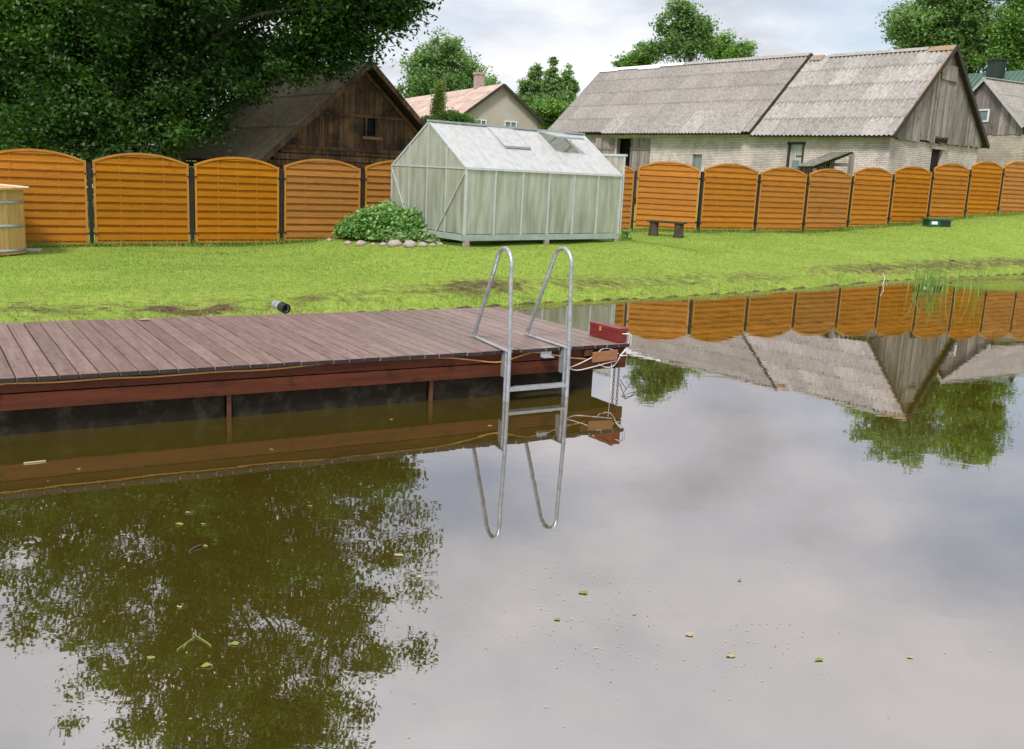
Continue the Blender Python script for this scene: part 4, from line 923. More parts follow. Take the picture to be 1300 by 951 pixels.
for s in (1, -1): q.bar(SH_.p(-.17, s * SH_.w, SH_.ze - .02), SH_.p(-.17, 0, SH_.zr - .02), .04, .14); q.bar(SH_.p(.22, s * (SH_.w - .35), SH_.ze + .12), SH_.p(.22, 0, SH_.zr - .25), .04, .1)
q.build('bargeboard', M['shedwood'], shed)

# ---- distant house
HO = Gable(-1.2, 55, 2.02, 18.4, 2.75, 7.065, 5.0)
ho = thing('plaster_house', 'distant plain beige house with faded red roof and brick chimney', 'house', HO.p(6, 0, 1))
hw = HO.w - .2
q = MB(); 
for s in (1, -1): q.box(HO.p(HO.L / 2, s * hw, 3.0), (HO.L - .4, .2, 4.2), HO.u, HO.v)
q.prism([HO.p(.2, -hw, .5), HO.p(.2, hw, .5), HO.p(.2, hw, HO.zroof(hw)), HO.p(.2, 0, HO.zr - .03), HO.p(.2, -hw, HO.zroof(hw))], HO.u * .2)
q.prism([HO.p(HO.L - .4, -hw, .5), HO.p(HO.L - .4, hw, .5), HO.p(HO.L - .4, hw, HO.zroof(hw)), HO.p(HO.L - .4, 0, HO.zr - .03), HO.p(HO.L - .4, -hw, HO.zroof(hw))], HO.u * .2)
q.build('wall', M['plaster'], ho)
for x0, y0, x1, y1 in ((604.6, 152, 616.4, 161.5), (641, 154, 655, 165)):
    a_, b_ = hit(x0, y0, HO.p(.18, 0, 0), HO.u), hit(x1, y1, HO.p(.18, 0, 0), HO.u); va, vb = sorted([(k - HO.P) @ HO.v for k in (a_, b_)]); za, zb2 = sorted([a_[2], b_[2]]); za -= .4
    q = MB(); q.box(HO.p(.19, (va + vb) / 2, (za + zb2) / 2), (.05, vb - va, zb2 - za), HO.u, HO.v); wn = q.build('window', M['glass'], ho)
    q = MB(); q.box(HO.p(.15, (va + vb) / 2, (za + zb2) / 2), (.05, .05, zb2 - za), HO.u, HO.v)
    for v_ in (va, vb): q.box(HO.p(.15, v_, (za + zb2) / 2), (.05, .06, zb2 - za), HO.u, HO.v)
    q.box(HO.p(.15, (va + vb) / 2, zb2), (.055, vb - va + .1, .06), HO.u, HO.v); q.build('window_frame', M['white'], wn)
roof_pair(HO, -.05, HO.L, HO.zr, HO.ze, HO.w, M['roofr'], 'roof', 4, 25, ho, sheet=1.1)
q = MB()
for s in (1, -1): q.bar(HO.p(-.06, s * HO.w, HO.ze - .04), HO.p(-.06, 0, HO.zr - .04), .05, .16)
q.build('bargeboard', M['underdeck'], ho)
ch = None
for uu in np.arange(0, 12, .02):
    c3 = MW.T @ (HO.p(uu, 0, 7.1) - CAM)
    if CX + F * c3[0] / c3[2] < 608: ch = uu; break
q = MB(); q.box(HO.p(ch, 0, 7.25), (.55, .5, 1.3), HO.u, HO.v); q.box(HO.p(ch, 0, 7.92), (.65, .6, .12), HO.u, HO.v); co = q.build('chimney', M['chimney'], ho)
q = MB(); q.box(HO.p(ch, 0, 8.0), (.3, .25, .1), HO.u, HO.v); q.build('flue', M['dark'], co)
q = MB(); q.tube([HO.p(ch - .2, 0, 7.9), HO.p(ch - .2, 0, 8.65)], .018, 5); q.bar(HO.p(ch - .2, -.15, 8.5), HO.p(ch - .2, .15, 8.5), .02, .02); q.build('antenna', M['alud'], ho)

# ---- right brick cottage and green roofed house behind
RB = Gable(22.456, 46.013, .5, 8., 2.35, 7.588, 5.25)
cot = thing('brick_cottage', 'small pale brick building with grey plank gable at the right edge', 'cottage', RB.p(3, 0, 1.5))
rw = RB.w - .15
def rhit(px, py): p = hit(px, py, RB.p(.15, 0, 0), RB.u); return (p - RB.P) @ RB.v, p[2]
zc = rhit(1270, 171)[1]; w0, w1 = rhit(1243, 140), rhit(1254.6, 154); ws2 = (min(w0[0], w1[0]), max(w0[0], w1[0]), min(w0[1], w1[1]), max(w0[1], w1[1])); print('cot win', ws2, zc)
brC = brickmat('silicate_brick_cottage', (.52, .47, .40), (.44, .39, .33), (.28, .24, .21), RB.v)
q = MB(); q.box(RB.p(.27, 0, (zc + 1) / 2), (.25, 2 * rw, zc - 1), RB.u, RB.v)
for s in (1, -1): q.box(RB.p(RB.L / 2 + .2, s * (rw - .12), (RB.ze + 1) / 2), (RB.L - .4, .25, RB.ze - 1), RB.u, RB.v)
q.build('wall', brC, cot)
q = MB(); planks_poly(q, RB, .15, -RB.u, -rw, rw, zc, lambda v: RB.zroof(v) - .08, .17, .025, 31); q.build('gable_planks', M['oldwood'], cot)
q = MB(); q.box(RB.p(.13, (ws2[0] + ws2[1]) / 2, (ws2[2] + ws2[3]) / 2), (.05, ws2[1] - ws2[0], ws2[3] - ws2[2]), RB.u, RB.v); wn = q.build('window', M['glass'], cot)
q = MB()
for v_ in ws2[:2]: q.box(RB.p(.10, v_, (ws2[2] + ws2[3]) / 2), (.06, .08, ws2[3] - ws2[2]), RB.u, RB.v)
for z_ in ws2[2:]: q.box(RB.p(.10, (ws2[0] + ws2[1]) / 2, z_), (.062, ws2[1] - ws2[0] + .08, .07), RB.u, RB.v)
q.build('window_frame', M['white'], wn)
roof_pair(RB, -.05, RB.L, RB.zr, RB.ze, RB.w, M['roofg'], 'roof', 3, 35, cot)
q = MB()
for s in (1, -1): q.bar(RB.p(-.08, s * RB.w, RB.ze + .0), RB.p(-.08, 0, RB.zr + .0), .04, .12)
q.bar(RB.p(-.05, .0, RB.zr + .07), RB.p(RB.L, .0, RB.zr + .07), .22, .03)
q.build('trim', M['whitewood'], cot)

ga = at(1225, 94, 60); gb = at(1345, 86, 56); gd = gb - ga; gd[2] = 0; Lg = np.linalg.norm(gd); gd /= Lg; gn = np.cross(gd, (0, 0, 1)); gn = gn if gn[1] < 0 else -gn
gh_ = thing('green_roof_house', 'house with dark green metal roof behind the brick cottage', 'house', (ga + gb) / 2 * np.array([1, 1, 0]) + np.array([0, 0, 1.5]))
zR = (ga[2] + gb[2]) / 2; q = MB(); dz = 2.4
A_, B_ = ga + gn * 3.6 - np.array([0, 0, dz]), gb + gn * 3.6 - np.array([0, 0, dz]); slab(q, A_, B_, gb, ga, .08); A2, B2 = ga - gn * 3.6 - np.array([0, 0, dz]), gb - gn * 3.6 - np.array([0, 0, dz]); slab(q, A2, B2, gb, ga, .08)
for k in range(int(Lg / .3)):
    o_ = gd * (k * .3) + np.array([0, 0, (gb[2] - ga[2]) * (k * .3) / Lg]); q.bar(A_ + o_ + np.array([0, 0, .03]), ga + o_ + np.array([0, 0, .03]), .03, .04)
q.build('roof', M['roofgreen'], gh_)
q = MB(); m_ = (ga + gb) / 2; q.box((m_[0], m_[1], (zR - dz + 1) / 2), (Lg - .6, 6.6, zR - dz - 1), gd); q.build('wall', M['plaster'], gh_)
c0, c1 = at(1260.5, 100, 57.5), at(1279, 76, 57.5); q = MB(); q.box(((c0[0] + c1[0]) / 2, 58.0, (c0[2] + c1[2]) / 2 - .2), (c1[0] - c0[0] - .1, .9, c1[2] - c0[2] + .4), (1, 0.15, 0))
for k in range(7): q.box(((c0[0] + (c1[0] - c0[0]) * (k + .5) / 7), 57.53 + .005 * k, (c0[2] + c1[2]) / 2), (.03, .04, c1[2] - c0[2]), (1, 0.15, 0))
cg = q.build('chimney', M['chim_green'], gh_); q = MB(); q.box(((c0[0] + c1[0]) / 2, 58.0, c1[2] + .02), (c1[0] - c0[0] + .08, 1.05, .08), (1, .15, 0)); q.build('chimney_cap', M['chim_green'], cg)

# ------------------------------------------------------------------ background trees
def bt_(name, label, cat, px, py_base, Y, blobs_px, ncl, nl, cr, ls, lm, seed, group=None, tr=.2, limbs=22, zg=1.0, flat=.65, inner=.35, ttop=None, ry=.9):
    if name == 'conical_tree': cr *= .5; ncl = int(ncl * 1.6); nl = int(nl * .7)
    p = at(px, py_base, Y); base = np.array([p[0], p[1], zg]); s = Y / F; bl = []
    for (bx_, by_, rx, rz_) in blobs_px:
        c_ = at(bx_, by_, Y); bl.append((c_[0] - base[0], c_[1] - base[1], c_[2], rx * s, rx * s * ry, rz_ * s))
    top = max(b[2] + b[5] * .6 for b in bl) - zg
    if name == 'conical_tree': top *= .8
    return tree(name, label, cat, base, ttop or top, bl, int(ncl * 1.05), int(nl * 1.45), cr * .72, ls * .66, lm, tr, seed, group, limbs, inner, flat)
G2 = 'trees in the distance beyond the buildings'
bt_('broadleaf_tree', 'round green tree behind the distant house with red roof', 'tree', 562, 150, 78, [(561, 62, 24, 20), (545, 85, 28, 22), (585, 88, 28, 24), (562, 105, 44, 22), (530, 118, 20, 10), (600, 112, 20, 14)], 240, 60, 1.0, .24, M['leafC'], 41, G2, .35)
bt_('broadleaf_tree', 'small tree top peeping over the red roof right of the chimney', 'tree', 620, 150, 84, [(620, 108, 11, 8), (628, 122, 14, 10)], 40, 60, .8, .24, M['leafC'], 42, G2, .2, 8)
bt_('conical_tree', 'pointed tree cluster left half, right of the distant house', 'tree', 678, 160, 74, [(681, 88, 4, 9), (680, 98, 8, 12), (676, 114, 16, 16), (672, 135, 24, 18)], 130, 60, .8, .2, M['leafC'], 43, G2, .25, 12)
bt_('conical_tree', 'tallest pointed tree right of the distant house', 'tree', 703, 160, 72, [(702, 80, 3, 9), (702, 92, 6, 11), (702, 108, 12, 15), (702, 132, 22, 20)], 130, 60, .8, .2, M['leafC'], 44, G2, .25, 12)
bt_('conical_tree', 'pointed tree beside the left end of the barn roof', 'tree', 722, 160, 76, [(721, 92, 3, 8), (721, 100, 6, 9), (722, 114, 11, 14), (722, 138, 18, 16)], 90, 60, .8, .2, M['leafC'], 45, G2, .25, 12)
bt_('leafy_bush', 'bright green bushes below the pointed trees beside the house wall', 'bush', 700, 170, 62, [(697, 140, 26, 12), (725, 148, 20, 12), (690, 158, 16, 10), (735, 160, 12, 8)], 130, 60, .7, .17, M['leafD'], 46, None, .1, 12)
bt_('broadleaf_tree', 'tall slender tree standing behind the barn ridge', 'tree', 868, 150, 64, [(866, 20, 16, 22), (850, 35, 16, 18), (884, 40, 18, 18), (866, 55, 22, 16), (835, 62, 16, 12), (898, 55, 10, 12)], 130, 60, .85, .2, M['leafC'], 47, G2, .28, 30, inner=.3)
bt_('broadleaf_tree', 'low spreading tree left of the slender tree behind the barn', 'tree', 808, 150, 66, [(812, 75, 18, 7), (797, 81, 14, 6), (822, 66, 12, 10)], 50, 60, .7, .2, M['leafD'], 48, G2, .15, 12)
bt_('broadleaf_tree', 'pale feathery tree top behind the barn ridge right of the slender tree', 'tree', 918, 150, 68, [(916, 54, 12, 12), (910, 66, 16, 10)], 55, 45, .7, .18, M['leafD'], 49, G2, .15, 14)
bt_('broadleaf_tree', 'small rounded bright tree top above the middle of the barn ridge', 'tree', 942, 150, 66, [(944, 64, 11, 9), (936, 72, 16, 7)], 40, 55, .7, .18, M['leafD'], 50, G2, .15, 10)
bt_('broadleaf_tree', 'big green tree behind the barn gable', 'tree', 1222, 150, 68, [(1225, 20, 60, 40), (1175, 30, 46, 26), (1150, 48, 26, 16), (1235, 60, 50, 30), (1190, 60, 40, 20), (1215, -25, 50, 30)], 420, 75, 1.15, .23, M['leafC'], 51, G2, .5, 60, zg=1.5)
bt_('broadleaf_tree', 'brighter green tree in front of the big one at the right edge', 'tree', 1300, 150, 63, [(1290, 40, 30, 26), (1315, 20, 36, 32), (1275, 62, 18, 18), (1310, 70, 34, 22), (1315, -20, 30, 24)], 260, 75, 1.0, .22, M['leafD'], 52, G2, .35, 30, zg=1.5)
# thuja and hedge behind greenhouse
bt_('thuja', 'narrow yellow-green thuja in front of the red roofed house', 'conifer', 558, 165, 34, [(559, 110, 3, 10), (558, 125, 6, 13), (556, 142, 8, 16), (556, 158, 9, 14)], 120, 90, .22, .055, M['conifer'], 61, None, .03, 4, .6, 1.2, .2, ttop=3.2)
bt_('leafy_bush', 'bright green bush at the foot of the thuja above the greenhouse', 'bush', 570, 170, 32, [(548, 156, 12, 6), (572, 152, 16, 8), (588, 156, 10, 7), (560, 165, 24, 12)], 100, 80, .35, .09, M['leafD'], 62, None, .05, 12, .6)

# ------------------------------------------------------------------ garden clump, stones
def mound(name, label, cat, px, pyb, hpx, wpx, depth, n, ls, lm, seed, Yoff=0, group=None, stems=30):
    g0 = ground_at(px, pyb); Y = g0[1] + Yoff; s = Y / F; z = gz(g0[0], Y); root = thing(name, label, cat, (g0[0], Y, z), group); g = np.random.default_rng(seed)
    rx, rz_, ry = wpx * s / 2, hpx * s, depth; nc = max(12, n // 70)
    a = g.uniform(0, 2 * np.pi, nc); el = np.arcsin(g.random(nc) ** .8); C_ = np.stack([np.cos(a) * np.cos(el) * rx, np.sin(a) * np.cos(el) * ry, np.sin(el) * rz_ * .9], -1) * (g.uniform(.62, 1.0, nc) * (.86 + .22 * np.sin(a * 3 + seed) * np.cos(el * 4 + seed)))[:, None] + [g0[0], Y, z]
    P = np.repeat(C_, 70, 0) + g.normal(size=(nc * 70, 3)) * np.array([.085, .085, .06]) * (wpx * s / 2.2) ** .5
    P = P[P[:, 2] > z + .01]; quads_mesh('foliage', leafcloud(P, ls, 1.5, g), 4, lm, root, attr=g.uniform(0, .5, len(P)) * 1.0)
    q = MB()
    for k in range(stems):
        c_ = C_[k % nc]; b0_ = np.array([g0[0] + (c_[0] - g0[0]) * .35, Y + (c_[1] - Y) * .35, z - .03]); q.tube([b0_, (b0_ + c_) / 2 + [0, 0, .05], c_], [.008, .006, .003], 4)
    q.build('stems', M['reed'], root); return root
mound('leafy_plant', 'large bright green leafy clump left of the greenhouse inside a stone ring', 'plant', 493, 308, 46, 130, .85, 30000, .058, M['leafE'], 71, .75)
mound('leafy_plant', 'low leafy extension of the clump at its left end by the fence panel', 'plant', 448, 306, 26, 58, .5, 6000, .055, M['leafE'], 72, .45)
mound('leafy_plant', 'smaller leafy plant touching the greenhouse corner', 'plant', 561, 307, 25, 46, .4, 6000, .05, M['leafE'], 73, .35)
mound('pale_plant', 'low pale-leaved plant at the front of the clump left of centre', 'plant', 505, 309, 14, 30, .2, 700, .085, M['leafW'], 74, .16, 'pale plants edging the clump', 8)
mound('pale_plant', 'low pale-leaved plant at the front of the clump nearer the greenhouse', 'plant', 543, 309, 12, 28, .2, 600, .08, M['leafW'], 75, .16, 'pale plants edging the clump', 8)
mound('weed', 'small green weed by the right foot of the greenhouse', 'plant', 794, 304, 14, 12, .15, 700, .06, M['leafE'], 76, .1, None, 5)
def rock(px, py, wpx, label, seed, flat=.6, m='stone'):
    g0 = ground_at(px, py); s = g0[1] / F; r = wpx * s / 2; g = np.random.default_rng(seed); q = MB(); n, mz = 14, 8; vs = []; ph = g.uniform(0, 6, 6)
    for i in range(mz + 1):
        el = -math.pi / 2 + math.pi * i / mz
        for k in range(n):
            a = 2 * math.pi * k / n; rr_ = r * (1 + .12 * math.sin(2 * a + ph[0]) + .08 * math.sin(3 * a + 2 * el + ph[1]) + .05 * math.sin(5 * a + ph[2]))
            vs.append((g0[0] + rr_ * math.cos(a) * math.cos(el), g0[1] + r * .8 + .8 * rr_ * math.sin(a) * math.cos(el), g0[2] + r * flat * .55 + rr_ * flat * math.sin(el)))
    fs = [(i * n + k, i * n + (k + 1) % n, (i + 1) * n + (k + 1) % n, (i + 1) * n + k) for i in range(mz) for k in range(n)]; q.add(vs, fs, 0, True)
    return tag(q.build('edging_stone', M[m], base=g0), label, 'stone', 'stones edging the plant clump')
for i, (px, py, wp, lab) in enumerate([(417.5, 307, 9, 'small stone at the far left end of the plant clump by the fence'), (441, 311, 10, 'dark small stone second from the left below the clump'), (457, 313, 15, 'flat grey stone third from the left below the clump'), (473, 312, 7, 'tiny stone between the flat grey and brown stones'), (486, 313, 11, 'brownish stone left of the two biggest'), (501, 314, 18, 'big pinkish stone, left one of the two biggest'), (519, 315, 19, 'widest pale stone at the middle front of the clump'), (536.5, 314, 13, 'oval grey stone right of the widest pale stone'), (549, 313, 8, 'small pale stone, second from the right'), (559, 312, 8, 'small stone nearest the greenhouse corner')]):
    rock(px, py, wp, lab, 80 + i)

g = np.random.default_rng(91); n_ = 9000; du = g.uniform(.25, 4.2, n_); side = g.choice([-1, 1], n_); dv = side * g.uniform(.35, 1.15, n_); hh_ = g.random(n_) ** 1.3 * (.35 + .55 * vnoise(du, dv, .5, 2))
Pp = np.stack([GP[0] + GU[0] * du + GV[0] * dv, GP[1] + GU[1] * du + GV[1] * dv, .72 + hh_], -1)
tag(quads_mesh('greenhouse_crop', leafcloud(Pp, .07, 1.6, g), 4, M['leafE'], attr=g.uniform(0, .5, n_)), 'blurred green crop growing low inside the greenhouse', 'crop', kind='stuff')
# ------------------------------------------------------------------ hot tub
tc_ = np.array([-10.02, 16.75]); tz = gz(*tc_); tub = thing('hot_tub', 'round pine wooden tub with steel bands at the left edge', 'hot tub', (*tc_, tz))
TR = .82
q = MB(); n = 56
for k in range(n):
    a = 2 * math.pi * (k + .5) / n; c_ = np.array([math.cos(a), math.sin(a), 0]); q.box(np.array([*tc_, tz + .62]) + c_ * (TR - .02), (.045, 2 * math.pi * TR / n - .004, 1.18), c_, None)
q.build('staves', M['pine'], tub, bevel=.004)
for z_ in (.10, .55, .98):
    q = MB(); q.lathe((*tc_, tz + z_), [(TR + .004, -.03), (TR + .012, -.03), (TR + .012, .03), (TR + .004, .03)], 48); q.build('steel_band', M['steelband'], tub)
q = MB(); q.lathe((*tc_, tz + 1.21), [(.001, .0), (TR + .10, .0), (TR + .10, .035), (TR + .05, .045), (.001, .05)], 48, smooth=False); cv = q.build('cover', M['pine'], tub)
q = MB(); cc = np.array([*tc_, tz + 1.36]); q.bar(cc + np.array([-.3, -.5, .0]), cc + np.array([1.12, -.15, -.09]), .03, .02); q.build('cover_strip', M['white'], tub)
q = MB(); q.box((*tc_, tz + .015), (1.5, .1, .1), (1, 0, 0)); q.build('footing', M['underdeck'], tub)
q = MB(); sp_ = ground_at(32, 318.5); q.box(sp_ + np.array([0, 0, .01]), (.55, .35, .05), (1, .3, 0)); tag(q.build('paving_slab', M['slab'], base=sp_, bevel=.008), 'pale flat paving slab in the grass beside the wooden tub', 'paving slab')

# ------------------------------------------------------------------ bench on logs, green box, pipe, scraps
g1, g2 = ground_at(829.5, 299), ground_at(861, 301.5)
bn = thing('log_bench', 'rustic dark plank bench on two tree stumps in front of the fence', 'bench', (g1 + g2) / 2)
for g_ in (g1, g2):
    q = MB(); prof = [(.14, -.05), (.155, .0), (.13, .08), (.12, .2), (.125, .34), (.12, .36), (.001, .361)]
    q.lathe(g_, prof, 16); q.build('log_leg', M['bark'], bn)
q = MB(); dv_ = (g2 - g1); dv_ /= np.linalg.norm(dv_); m_ = (g1 + g2) / 2 + np.array([0, 0, .385]); q.box(m_, (1.05, .28, .05), dv_); q.build('seat', M['underdeck'], bn, bevel=.006)
g_ = ground_at(1192, 288); q = MB(); gx = thing('utility_box', 'low dark green box with a white plate by the right fence', 'box', g_); fd = np.array([.86, .5, 0]); s_ = g_[1] / F
wb = 31 * s_
q.box(g_ + np.array([0, .2, .10]), (wb * .92, .40, .22), (1, .12, 0)); q.build('box_body', M['greenpaint'], gx, bevel=.01)
q = MB(); q.box(g_ + np.array([wb * .26, -.012, .10]), (wb * .40, .02, .18), (1, .12, 0)); q.build('grille', M['blackplastic'], gx)
q = MB(); q.box(g_ + np.array([0, .2, .235]), (wb * 1.06, .46, .05), (1, .12, 0)); q.build('lid', M['greenpaint'], gx, bevel=.01)
q = MB(); q.box(g_ + np.array([-wb * .22, -.045, .12]), (wb * .26, .012, .10), (1, .12, 0)); q.build('plate', M['white'], gx)
pe = at(363, 390, 11.05); pe[2] = max(pe[2], gz(pe[0], pe[1]) + .03); pe[2] -= .02; pb = pe + np.array([-.17, .15, .03])
pi_ = thing('drain_pipe', 'short grey drain pipe with black open end poking from the bank behind the dock', 'pipe', pe)
q = MB(); q.tube([pb, pe], .055, 18, cap=False); q.tube([pb, pe], .048, 18, cap=False); q.build('pipe_body', M['pipegrey'], pi_)
dd_ = (pe - pb) / np.linalg.norm(pe - pb); q = MB(); q.tube([pe - dd_ * .10, pe + dd_ * .01], .063, 18, cap=False); q.tube([pe - dd_ * .10, pe + dd_ * .01], .054, 18, cap=False); q.tube([pe - dd_ * .05, pe - dd_ * .045], .05, 18); q.build('pipe_collar', M['blackplastic'], pi_)
def scrap(name, label, cat, p, s, m, seed, n=6, up=.004, group=None):
    g = random.Random(seed); q = MB(); pts = [(p[0] + s * g.uniform(.6, 1.2) * math.cos(2 * math.pi * k / n), p[1] + s * .6 * g.uniform(.6, 1.2) * math.sin(2 * math.pi * k / n), p[2] + up + g.uniform(0, s * .25)) for k in range(n)]
    q.prism(pts, (0, 0, max(.0015, s * .04))); return tag(q.build(name, m, base=p), label, cat, group)
scrap('plastic_scrap', 'crumpled white plastic scrap lying on the lawn behind the ladder', 'scrap', ground_at(588, 352.5), .06, M['white'], 1, up=.03)
scrap('white_feather', 'thin pale scrap on the lawn near the right pond bank', 'scrap', ground_at(1209, 331), .12, M['slab'], 3, up=.01)
scrap('dry_leaf', 'curled dry yellow leaf lying on the dock planks', 'leaf', onz(183, 407, DZ), .06, M['fleafb'], 5, 7)
scrap('dry_leaf', 'tiny green leaf lying on the dock planks left of the ladder', 'leaf', onz(465, 440, DZ), .018, M['fleaf'], 6)
q = MB(); ps = onz(1119, 361, 0); q.tube([ps - [0, 0, .2], ps + [.06, 0, .14], ps + [.0, 0, .26]], [.008, .007, .005], 6); tag(q.build('pale_stick', M['white'], base=ps), 'bent pale stick standing in shallow water by the far bank', 'stick')

# reeds
def reeds(label, px, py, spread, n, hmax, seed):
    p = onz(px, py, 0); g = np.random.default_rng(seed); Vs = []; tn = []
    for k in range(n):
        b0_ = p + np.array([g.normal(0, spread), g.normal(0, spread * .5), -.1]); h = hmax * g.uniform(.35, 1); ln = g.normal(0, .16, 2) * h; w_ = .013; a = g.uniform(0, 3.14); side = np.array([math.cos(a), math.sin(a), 0]) * w_
        prev = b0_
        for j in range(1, 6):
            t = j / 5; c_ = b0_ + np.array([ln[0] * t * t, ln[1] * t * t, h * t - .12 * h * t ** 3]); wj = 1 - .85 * t; wp = 1 - .85 * (t - .2)
            Vs += [prev - side * wp, prev + side * wp, c_ + side * wj, c_ - side * wj]; prev = c_; tn.append(g.random() * .5)
    root = quads_mesh('reeds', np.array(Vs), 4, M['reed'], base=p, attr=np.array(tn)); return tag(root, label, 'reeds')
reeds('dense clump of thin green reeds growing from the pond near the right bank', 1182, 369, .20, 60, 1.2, 5)
reeds('sparse thin reeds in the pond right of the dense reed clump', 1245, 372, .25, 20, 1.05, 6)

# floating leaves and twigs
FL = 'leaves floating on the pond'
seen = []
fl = [(622, 541, .05, 1, 'largest yellow-green leaf floating left of the ladder legs'), (497, 533, .03, 1, 'small leaf floating below the middle of the dock'), (740, 755 - 2, .045, 1, 'pale leaf floating at the centre of the dark cloud reflection'), (708, 787, .03, 1, 'small pale leaf floating lower left of the dark cloud reflection'), (1040, 838, .04, 1, 'yellow leaf floating near the bottom right'), (928, 833, .04, 2, 'brownish leaf floating left of the bottom right yellow leaf'), (939, 737, .025, 1, 'tiny leaf floating under the middle of the pond view'), (262, 846, .05, 1, 'green twin leaf floating at the bottom left'), (192, 836, .035, 1, 'bright leaf floating at the bottom, left of the green twin leaf'), (298, 818, .04, 1, 'yellow leaf floating above the green twin leaf'), (228, 771, .03, 2, 'tan leaf floating above the twig'), (506, 706, .05, 2, 'brown leaf floating in the right edge of the tree reflection'), (532, 733, .03, 2, 'pale tan leaf floating below the brown leaf at the tree reflection edge'), (394, 643, .03, 1, 'green leaf floating in the middle of the tree reflection'), (228, 666, .045, 1, 'long leaf floating left in the tree reflection'), (261, 694, .035, 1, 'bright green leaf floating in the tree reflection beside a sky gap'), (258, 666, .025, 1, 'small leaf floating right of the long leaf'), (344, 571, .03, 1, 'pale yellow leaf floating in the dock reflection'), (100, 596, .03, 1, 'small yellow leaf floating at the left in the dock reflection'), (238, 651, .03, 2, 'tan speck leaf floating at the edge of the dock reflection'), (805, 780, .02, 2, 'faint tan leaf floating right of the dark cloud reflection'), (875, 806, .045, 2, 'pale curled leaf floating between the two dark cloud reflections'), (1155, 835, .025, 2, 'dark small leaf floating near the bottom right corner')]
for i, (px, py, s, kind, lab) in enumerate(fl):
    scrap('floating_leaf', lab, 'leaf', onz(px, py, .0), s * .58, M['fleaf'] if kind == 1 else M['fleafb'], 200 + i, 7, .002, FL)
q = MB(); tw = [onz(*p, .004) for p in ((225, 825), (237, 816), (249, 807), (262, 815), (268, 820))]; q.tube(tw, .003, 5); q.tube([tw[2], onz(248, 800, .004)], .0025, 5); q.tube([tw[1], onz(233, 822, .004)], .0025, 5)
tag(q.build('green_twig', M['fleaf'], base=tw[0]), 'forked yellow-green twig floating at the bottom left', 'twig')
q = MB(); q.tube([onz(241, 700, .004), onz(247, 695, .006), onz(255, 697 - 5, .01)], .006, 5); tag(q.build('dark_twig', M['bark'], base=onz(241, 700, 0)), 'short dark twig floating in the tree reflection', 'twig')
q = MB(); q.tube([onz(787, 482, .02), onz(795, 494, .05), onz(800, 487, .07), onz(810, 493, .01)], .004, 5); q.tube([onz(795, 494, .05), onz(789, 503, .0), onz(800, 499, .02), onz(821, 494, .0)], .004, 5)
tag(q.build('bare_twig', M['bark'], base=onz(795, 494, 0)), 'bare forked twig caught at the chains by the dock corner', 'twig')
q = MB(); q.tube([onz(30, 588, .003), onz(45, 586.5, .004), onz(58, 585, .003)], .007, 5); tag(q.build('straw', M['fleafb'], base=onz(45, 586, 0)), 'pale straw floating on the dark water left below the dock', 'straw')
g = np.random.default_rng(77); Vs = []
for k in range(420):
    r_ = g.random()
    if r_ < .4: px, py = g.normal(745, 60), g.normal(770, 40)
    elif r_ < .55: px, py = g.normal(960, 40), g.normal(820, 30)
    elif r_ < .8: px, py = g.uniform(0, 560), g.uniform(560, 930)
    else: px, py = g.uniform(0, 1300), g.uniform(520, 940)
    if py < 530 + (60 if px < 640 else 0) or py > 949: continue
    p = onz(px, py, .003); s = g.uniform(.0015, .0055); a = g.uniform(0, 6.28)
    for j in range(4): Vs.append(p + np.array([math.cos(a + j * 1.57) * s * (1.6 if j % 2 else .7), math.sin(a + j * 1.57) * s * (1.6 if j % 2 else .7), 0]))
tag(quads_mesh('floating_debris', np.array(Vs), 4, M['fleafb'], attr=g.uniform(0, .5, len(Vs) // 4)), 'tiny pale specks of pollen and chaff floating on the pond', 'debris', kind='stuff')

# ------------------------------------------------------------------ world, sun, camera
EL, AZ = 54, 200
wd = bpy.data.worlds.new('World'); SC.world = wd; wd.use_nodes = True; nt = wd.node_tree; N = nt.nodes; L = nt.links; N.clear()
sky = N.new('ShaderNodeTexSky'); sky.sky_type = 'NISHITA'; sky.sun_disc = False; sky.sun_elevation = R(EL); sky.sun_rotation = R(AZ)
tc = N.new('ShaderNodeTexCoord'); sx = N.new('ShaderNodeSeparateXYZ'); L.new(tc.outputs['Generated'], sx.inputs[0])
zm = N.new('ShaderNodeMath'); zm.operation = 'MAXIMUM'; zm.inputs[1].default_value = 0; L.new(sx.outputs[2], zm.inputs[0])
za = N.new('ShaderNodeMath'); za.operation = 'ADD'; za.inputs[1].default_value = .22; L.new(zm.outputs[0], za.inputs[0])
dx = N.new('ShaderNodeMath'); dx.operation = 'DIVIDE'; L.new(sx.outputs[0], dx.inputs[0]); L.new(za.outputs[0], dx.inputs[1])
dy = N.new('ShaderNodeMath'); dy.operation = 'DIVIDE'; L.new(sx.outputs[1], dy.inputs[0]); L.new(za.outputs[0], dy.inputs[1])
cb = N.new('ShaderNodeCombineXYZ'); L.new(dx.outputs[0], cb.inputs[0]); L.new(dy.outputs[0], cb.inputs[1]); cb.inputs[2].default_value = 3.1
def wn(sc, det, rough=.55, off=0):
    n = N.new('ShaderNodeTexNoise'); n.inputs['Scale'].default_value = sc; n.inputs['Detail'].default_value = det; n.inputs['Roughness'].default_value = rough
    mp = N.new('ShaderNodeMapping'); mp.inputs['Location'].default_value = (off, off * .7, off * .3); L.new(cb.outputs[0], mp.inputs[0]); L.new(mp.outputs[0], n.inputs['Vector']); return n.outputs['Fac']
def rmp(f, stops):
    r = N.new('ShaderNodeValToRGB'); el = r.color_ramp.elements
    while len(el) < len(stops): el.new(.5)
    for e_, (p_, c_) in zip(el, stops): e_.position = p_; e_.color = (*c_, 1)
    L.new(f, r.inputs[0]); return r.outputs[0]
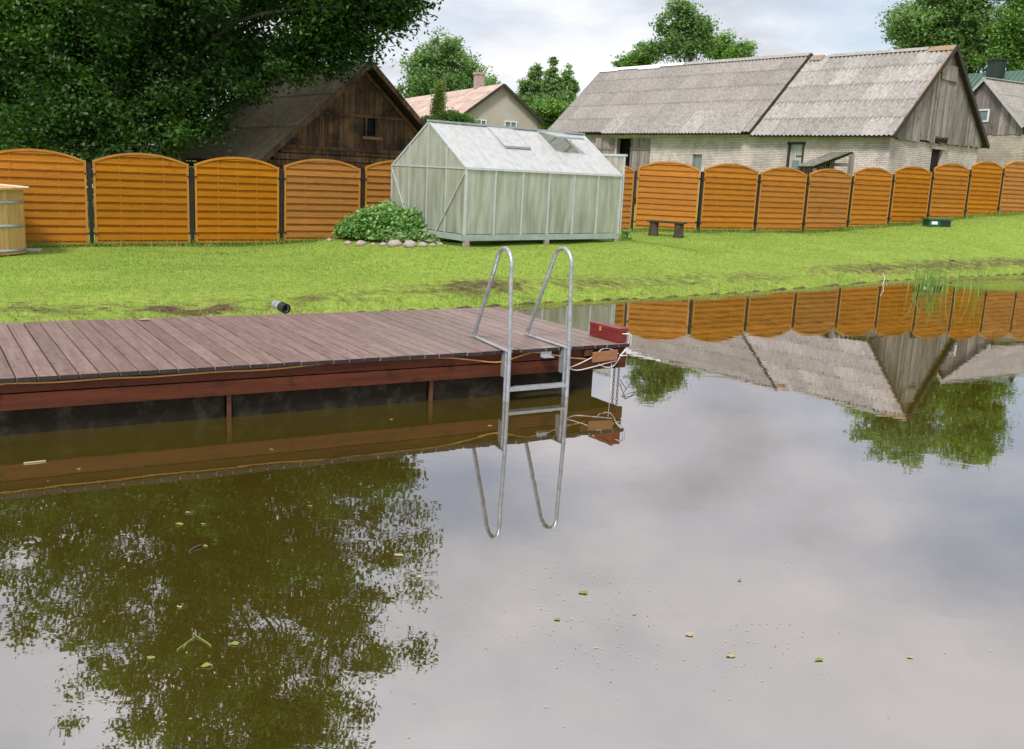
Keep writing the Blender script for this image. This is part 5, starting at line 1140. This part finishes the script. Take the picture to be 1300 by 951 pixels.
def mixc(f, a, b, mode='MIX'):
    x = N.new('ShaderNodeMix'); x.data_type = 'RGBA'; x.blend_type = mode; x.clamp_result = False
    if isinstance(f, (int, float)): x.inputs[0].default_value = f
    else: L.new(f, x.inputs[0])
    for s_, v_ in ((6, a), (7, b)):
        if isinstance(v_, tuple): x.inputs[s_].default_value = (*v_, 1)
        else: L.new(v_, x.inputs[s_])
    return x.outputs[2]
KC = 8.0
cloud = rmp(wn(1.5, 9, .55, 2.0), [(.30, (.56, .57, .60)), (.46, (.80, .83, .90)), (.60, (1, 1, 1.01)), (1, (1.12, 1.12, 1.12))])
sc_ = N.new('ShaderNodeVectorMath'); sc_.operation = 'SCALE'; sc_.inputs['Scale'].default_value = KC; L.new(cloud, sc_.inputs[0])
mask = rmp(wn(.9, 7, .5, 9.0), [(.40, (.35, .35, .35)), (.54, (.98, .98, .98))])
skyc = mixc(mask, sky.outputs[0], sc_.outputs[0])
# brighter towards the zenith, as under a real overcast
zr = N.new('ShaderNodeMapRange'); zr.inputs[1].default_value = .45; zr.inputs[2].default_value = 1; zr.inputs[3].default_value = 1; zr.inputs[4].default_value = 1.7; L.new(sx.outputs[2], zr.inputs[0])
s2 = N.new('ShaderNodeVectorMath'); s2.operation = 'SCALE'; L.new(skyc, s2.inputs[0]); L.new(zr.outputs[0], s2.inputs['Scale'])
bg = N.new('ShaderNodeBackground'); bg.inputs['Strength'].default_value = .1; L.new(s2.outputs[0], bg.inputs[0])
wo = N.new('ShaderNodeOutputWorld'); L.new(bg.outputs[0], wo.inputs[0])
sl_ = bpy.data.lights.new('sun', 'SUN'); sl_.energy = 2.7; sl_.angle = R(11); sl_.color = (1, .95, .88); so = bpy.data.objects.new('sun', sl_); C.objects.link(so)
from mathutils import Vector, Matrix
ds = Vector((math.sin(R(AZ)) * math.cos(R(EL)), math.cos(R(AZ)) * math.cos(R(EL)), math.sin(R(EL)))); so.rotation_euler = ds.to_track_quat('Z', 'Y').to_euler(); so.location = (0, 0, 30)

cd = bpy.data.cameras.new('camera'); cam = bpy.data.objects.new('camera', cd); C.objects.link(cam)
cd.sensor_width = 36; cd.sensor_fit = 'HORIZONTAL'; cd.lens = F / 1300 * 36; cd.shift_x = 0; cd.shift_y = -44.5 / 1300; cd.clip_start = .05; cd.clip_end = 3000
right = MW @ np.array([1, 0, 0]); upv = MW @ np.array([0, -1, 0]); back = MW @ np.array([0, 0, -1])
mm = Matrix(((right[0], upv[0], back[0], 0), (right[1], upv[1], back[1], 0), (right[2], upv[2], back[2], CAMH), (0, 0, 0, 1)))
cam.matrix_world = mm; SC.camera = cam
vs = SC.view_settings; vs.view_transform = 'Standard'; vs.look = 'None'; vs.exposure = .4; vs.gamma = 1; vs.use_curve_mapping = False
SC.render.engine = 'CYCLES'; SC.cycles.max_bounces = 8; SC.cycles.transparent_max_bounces = 16
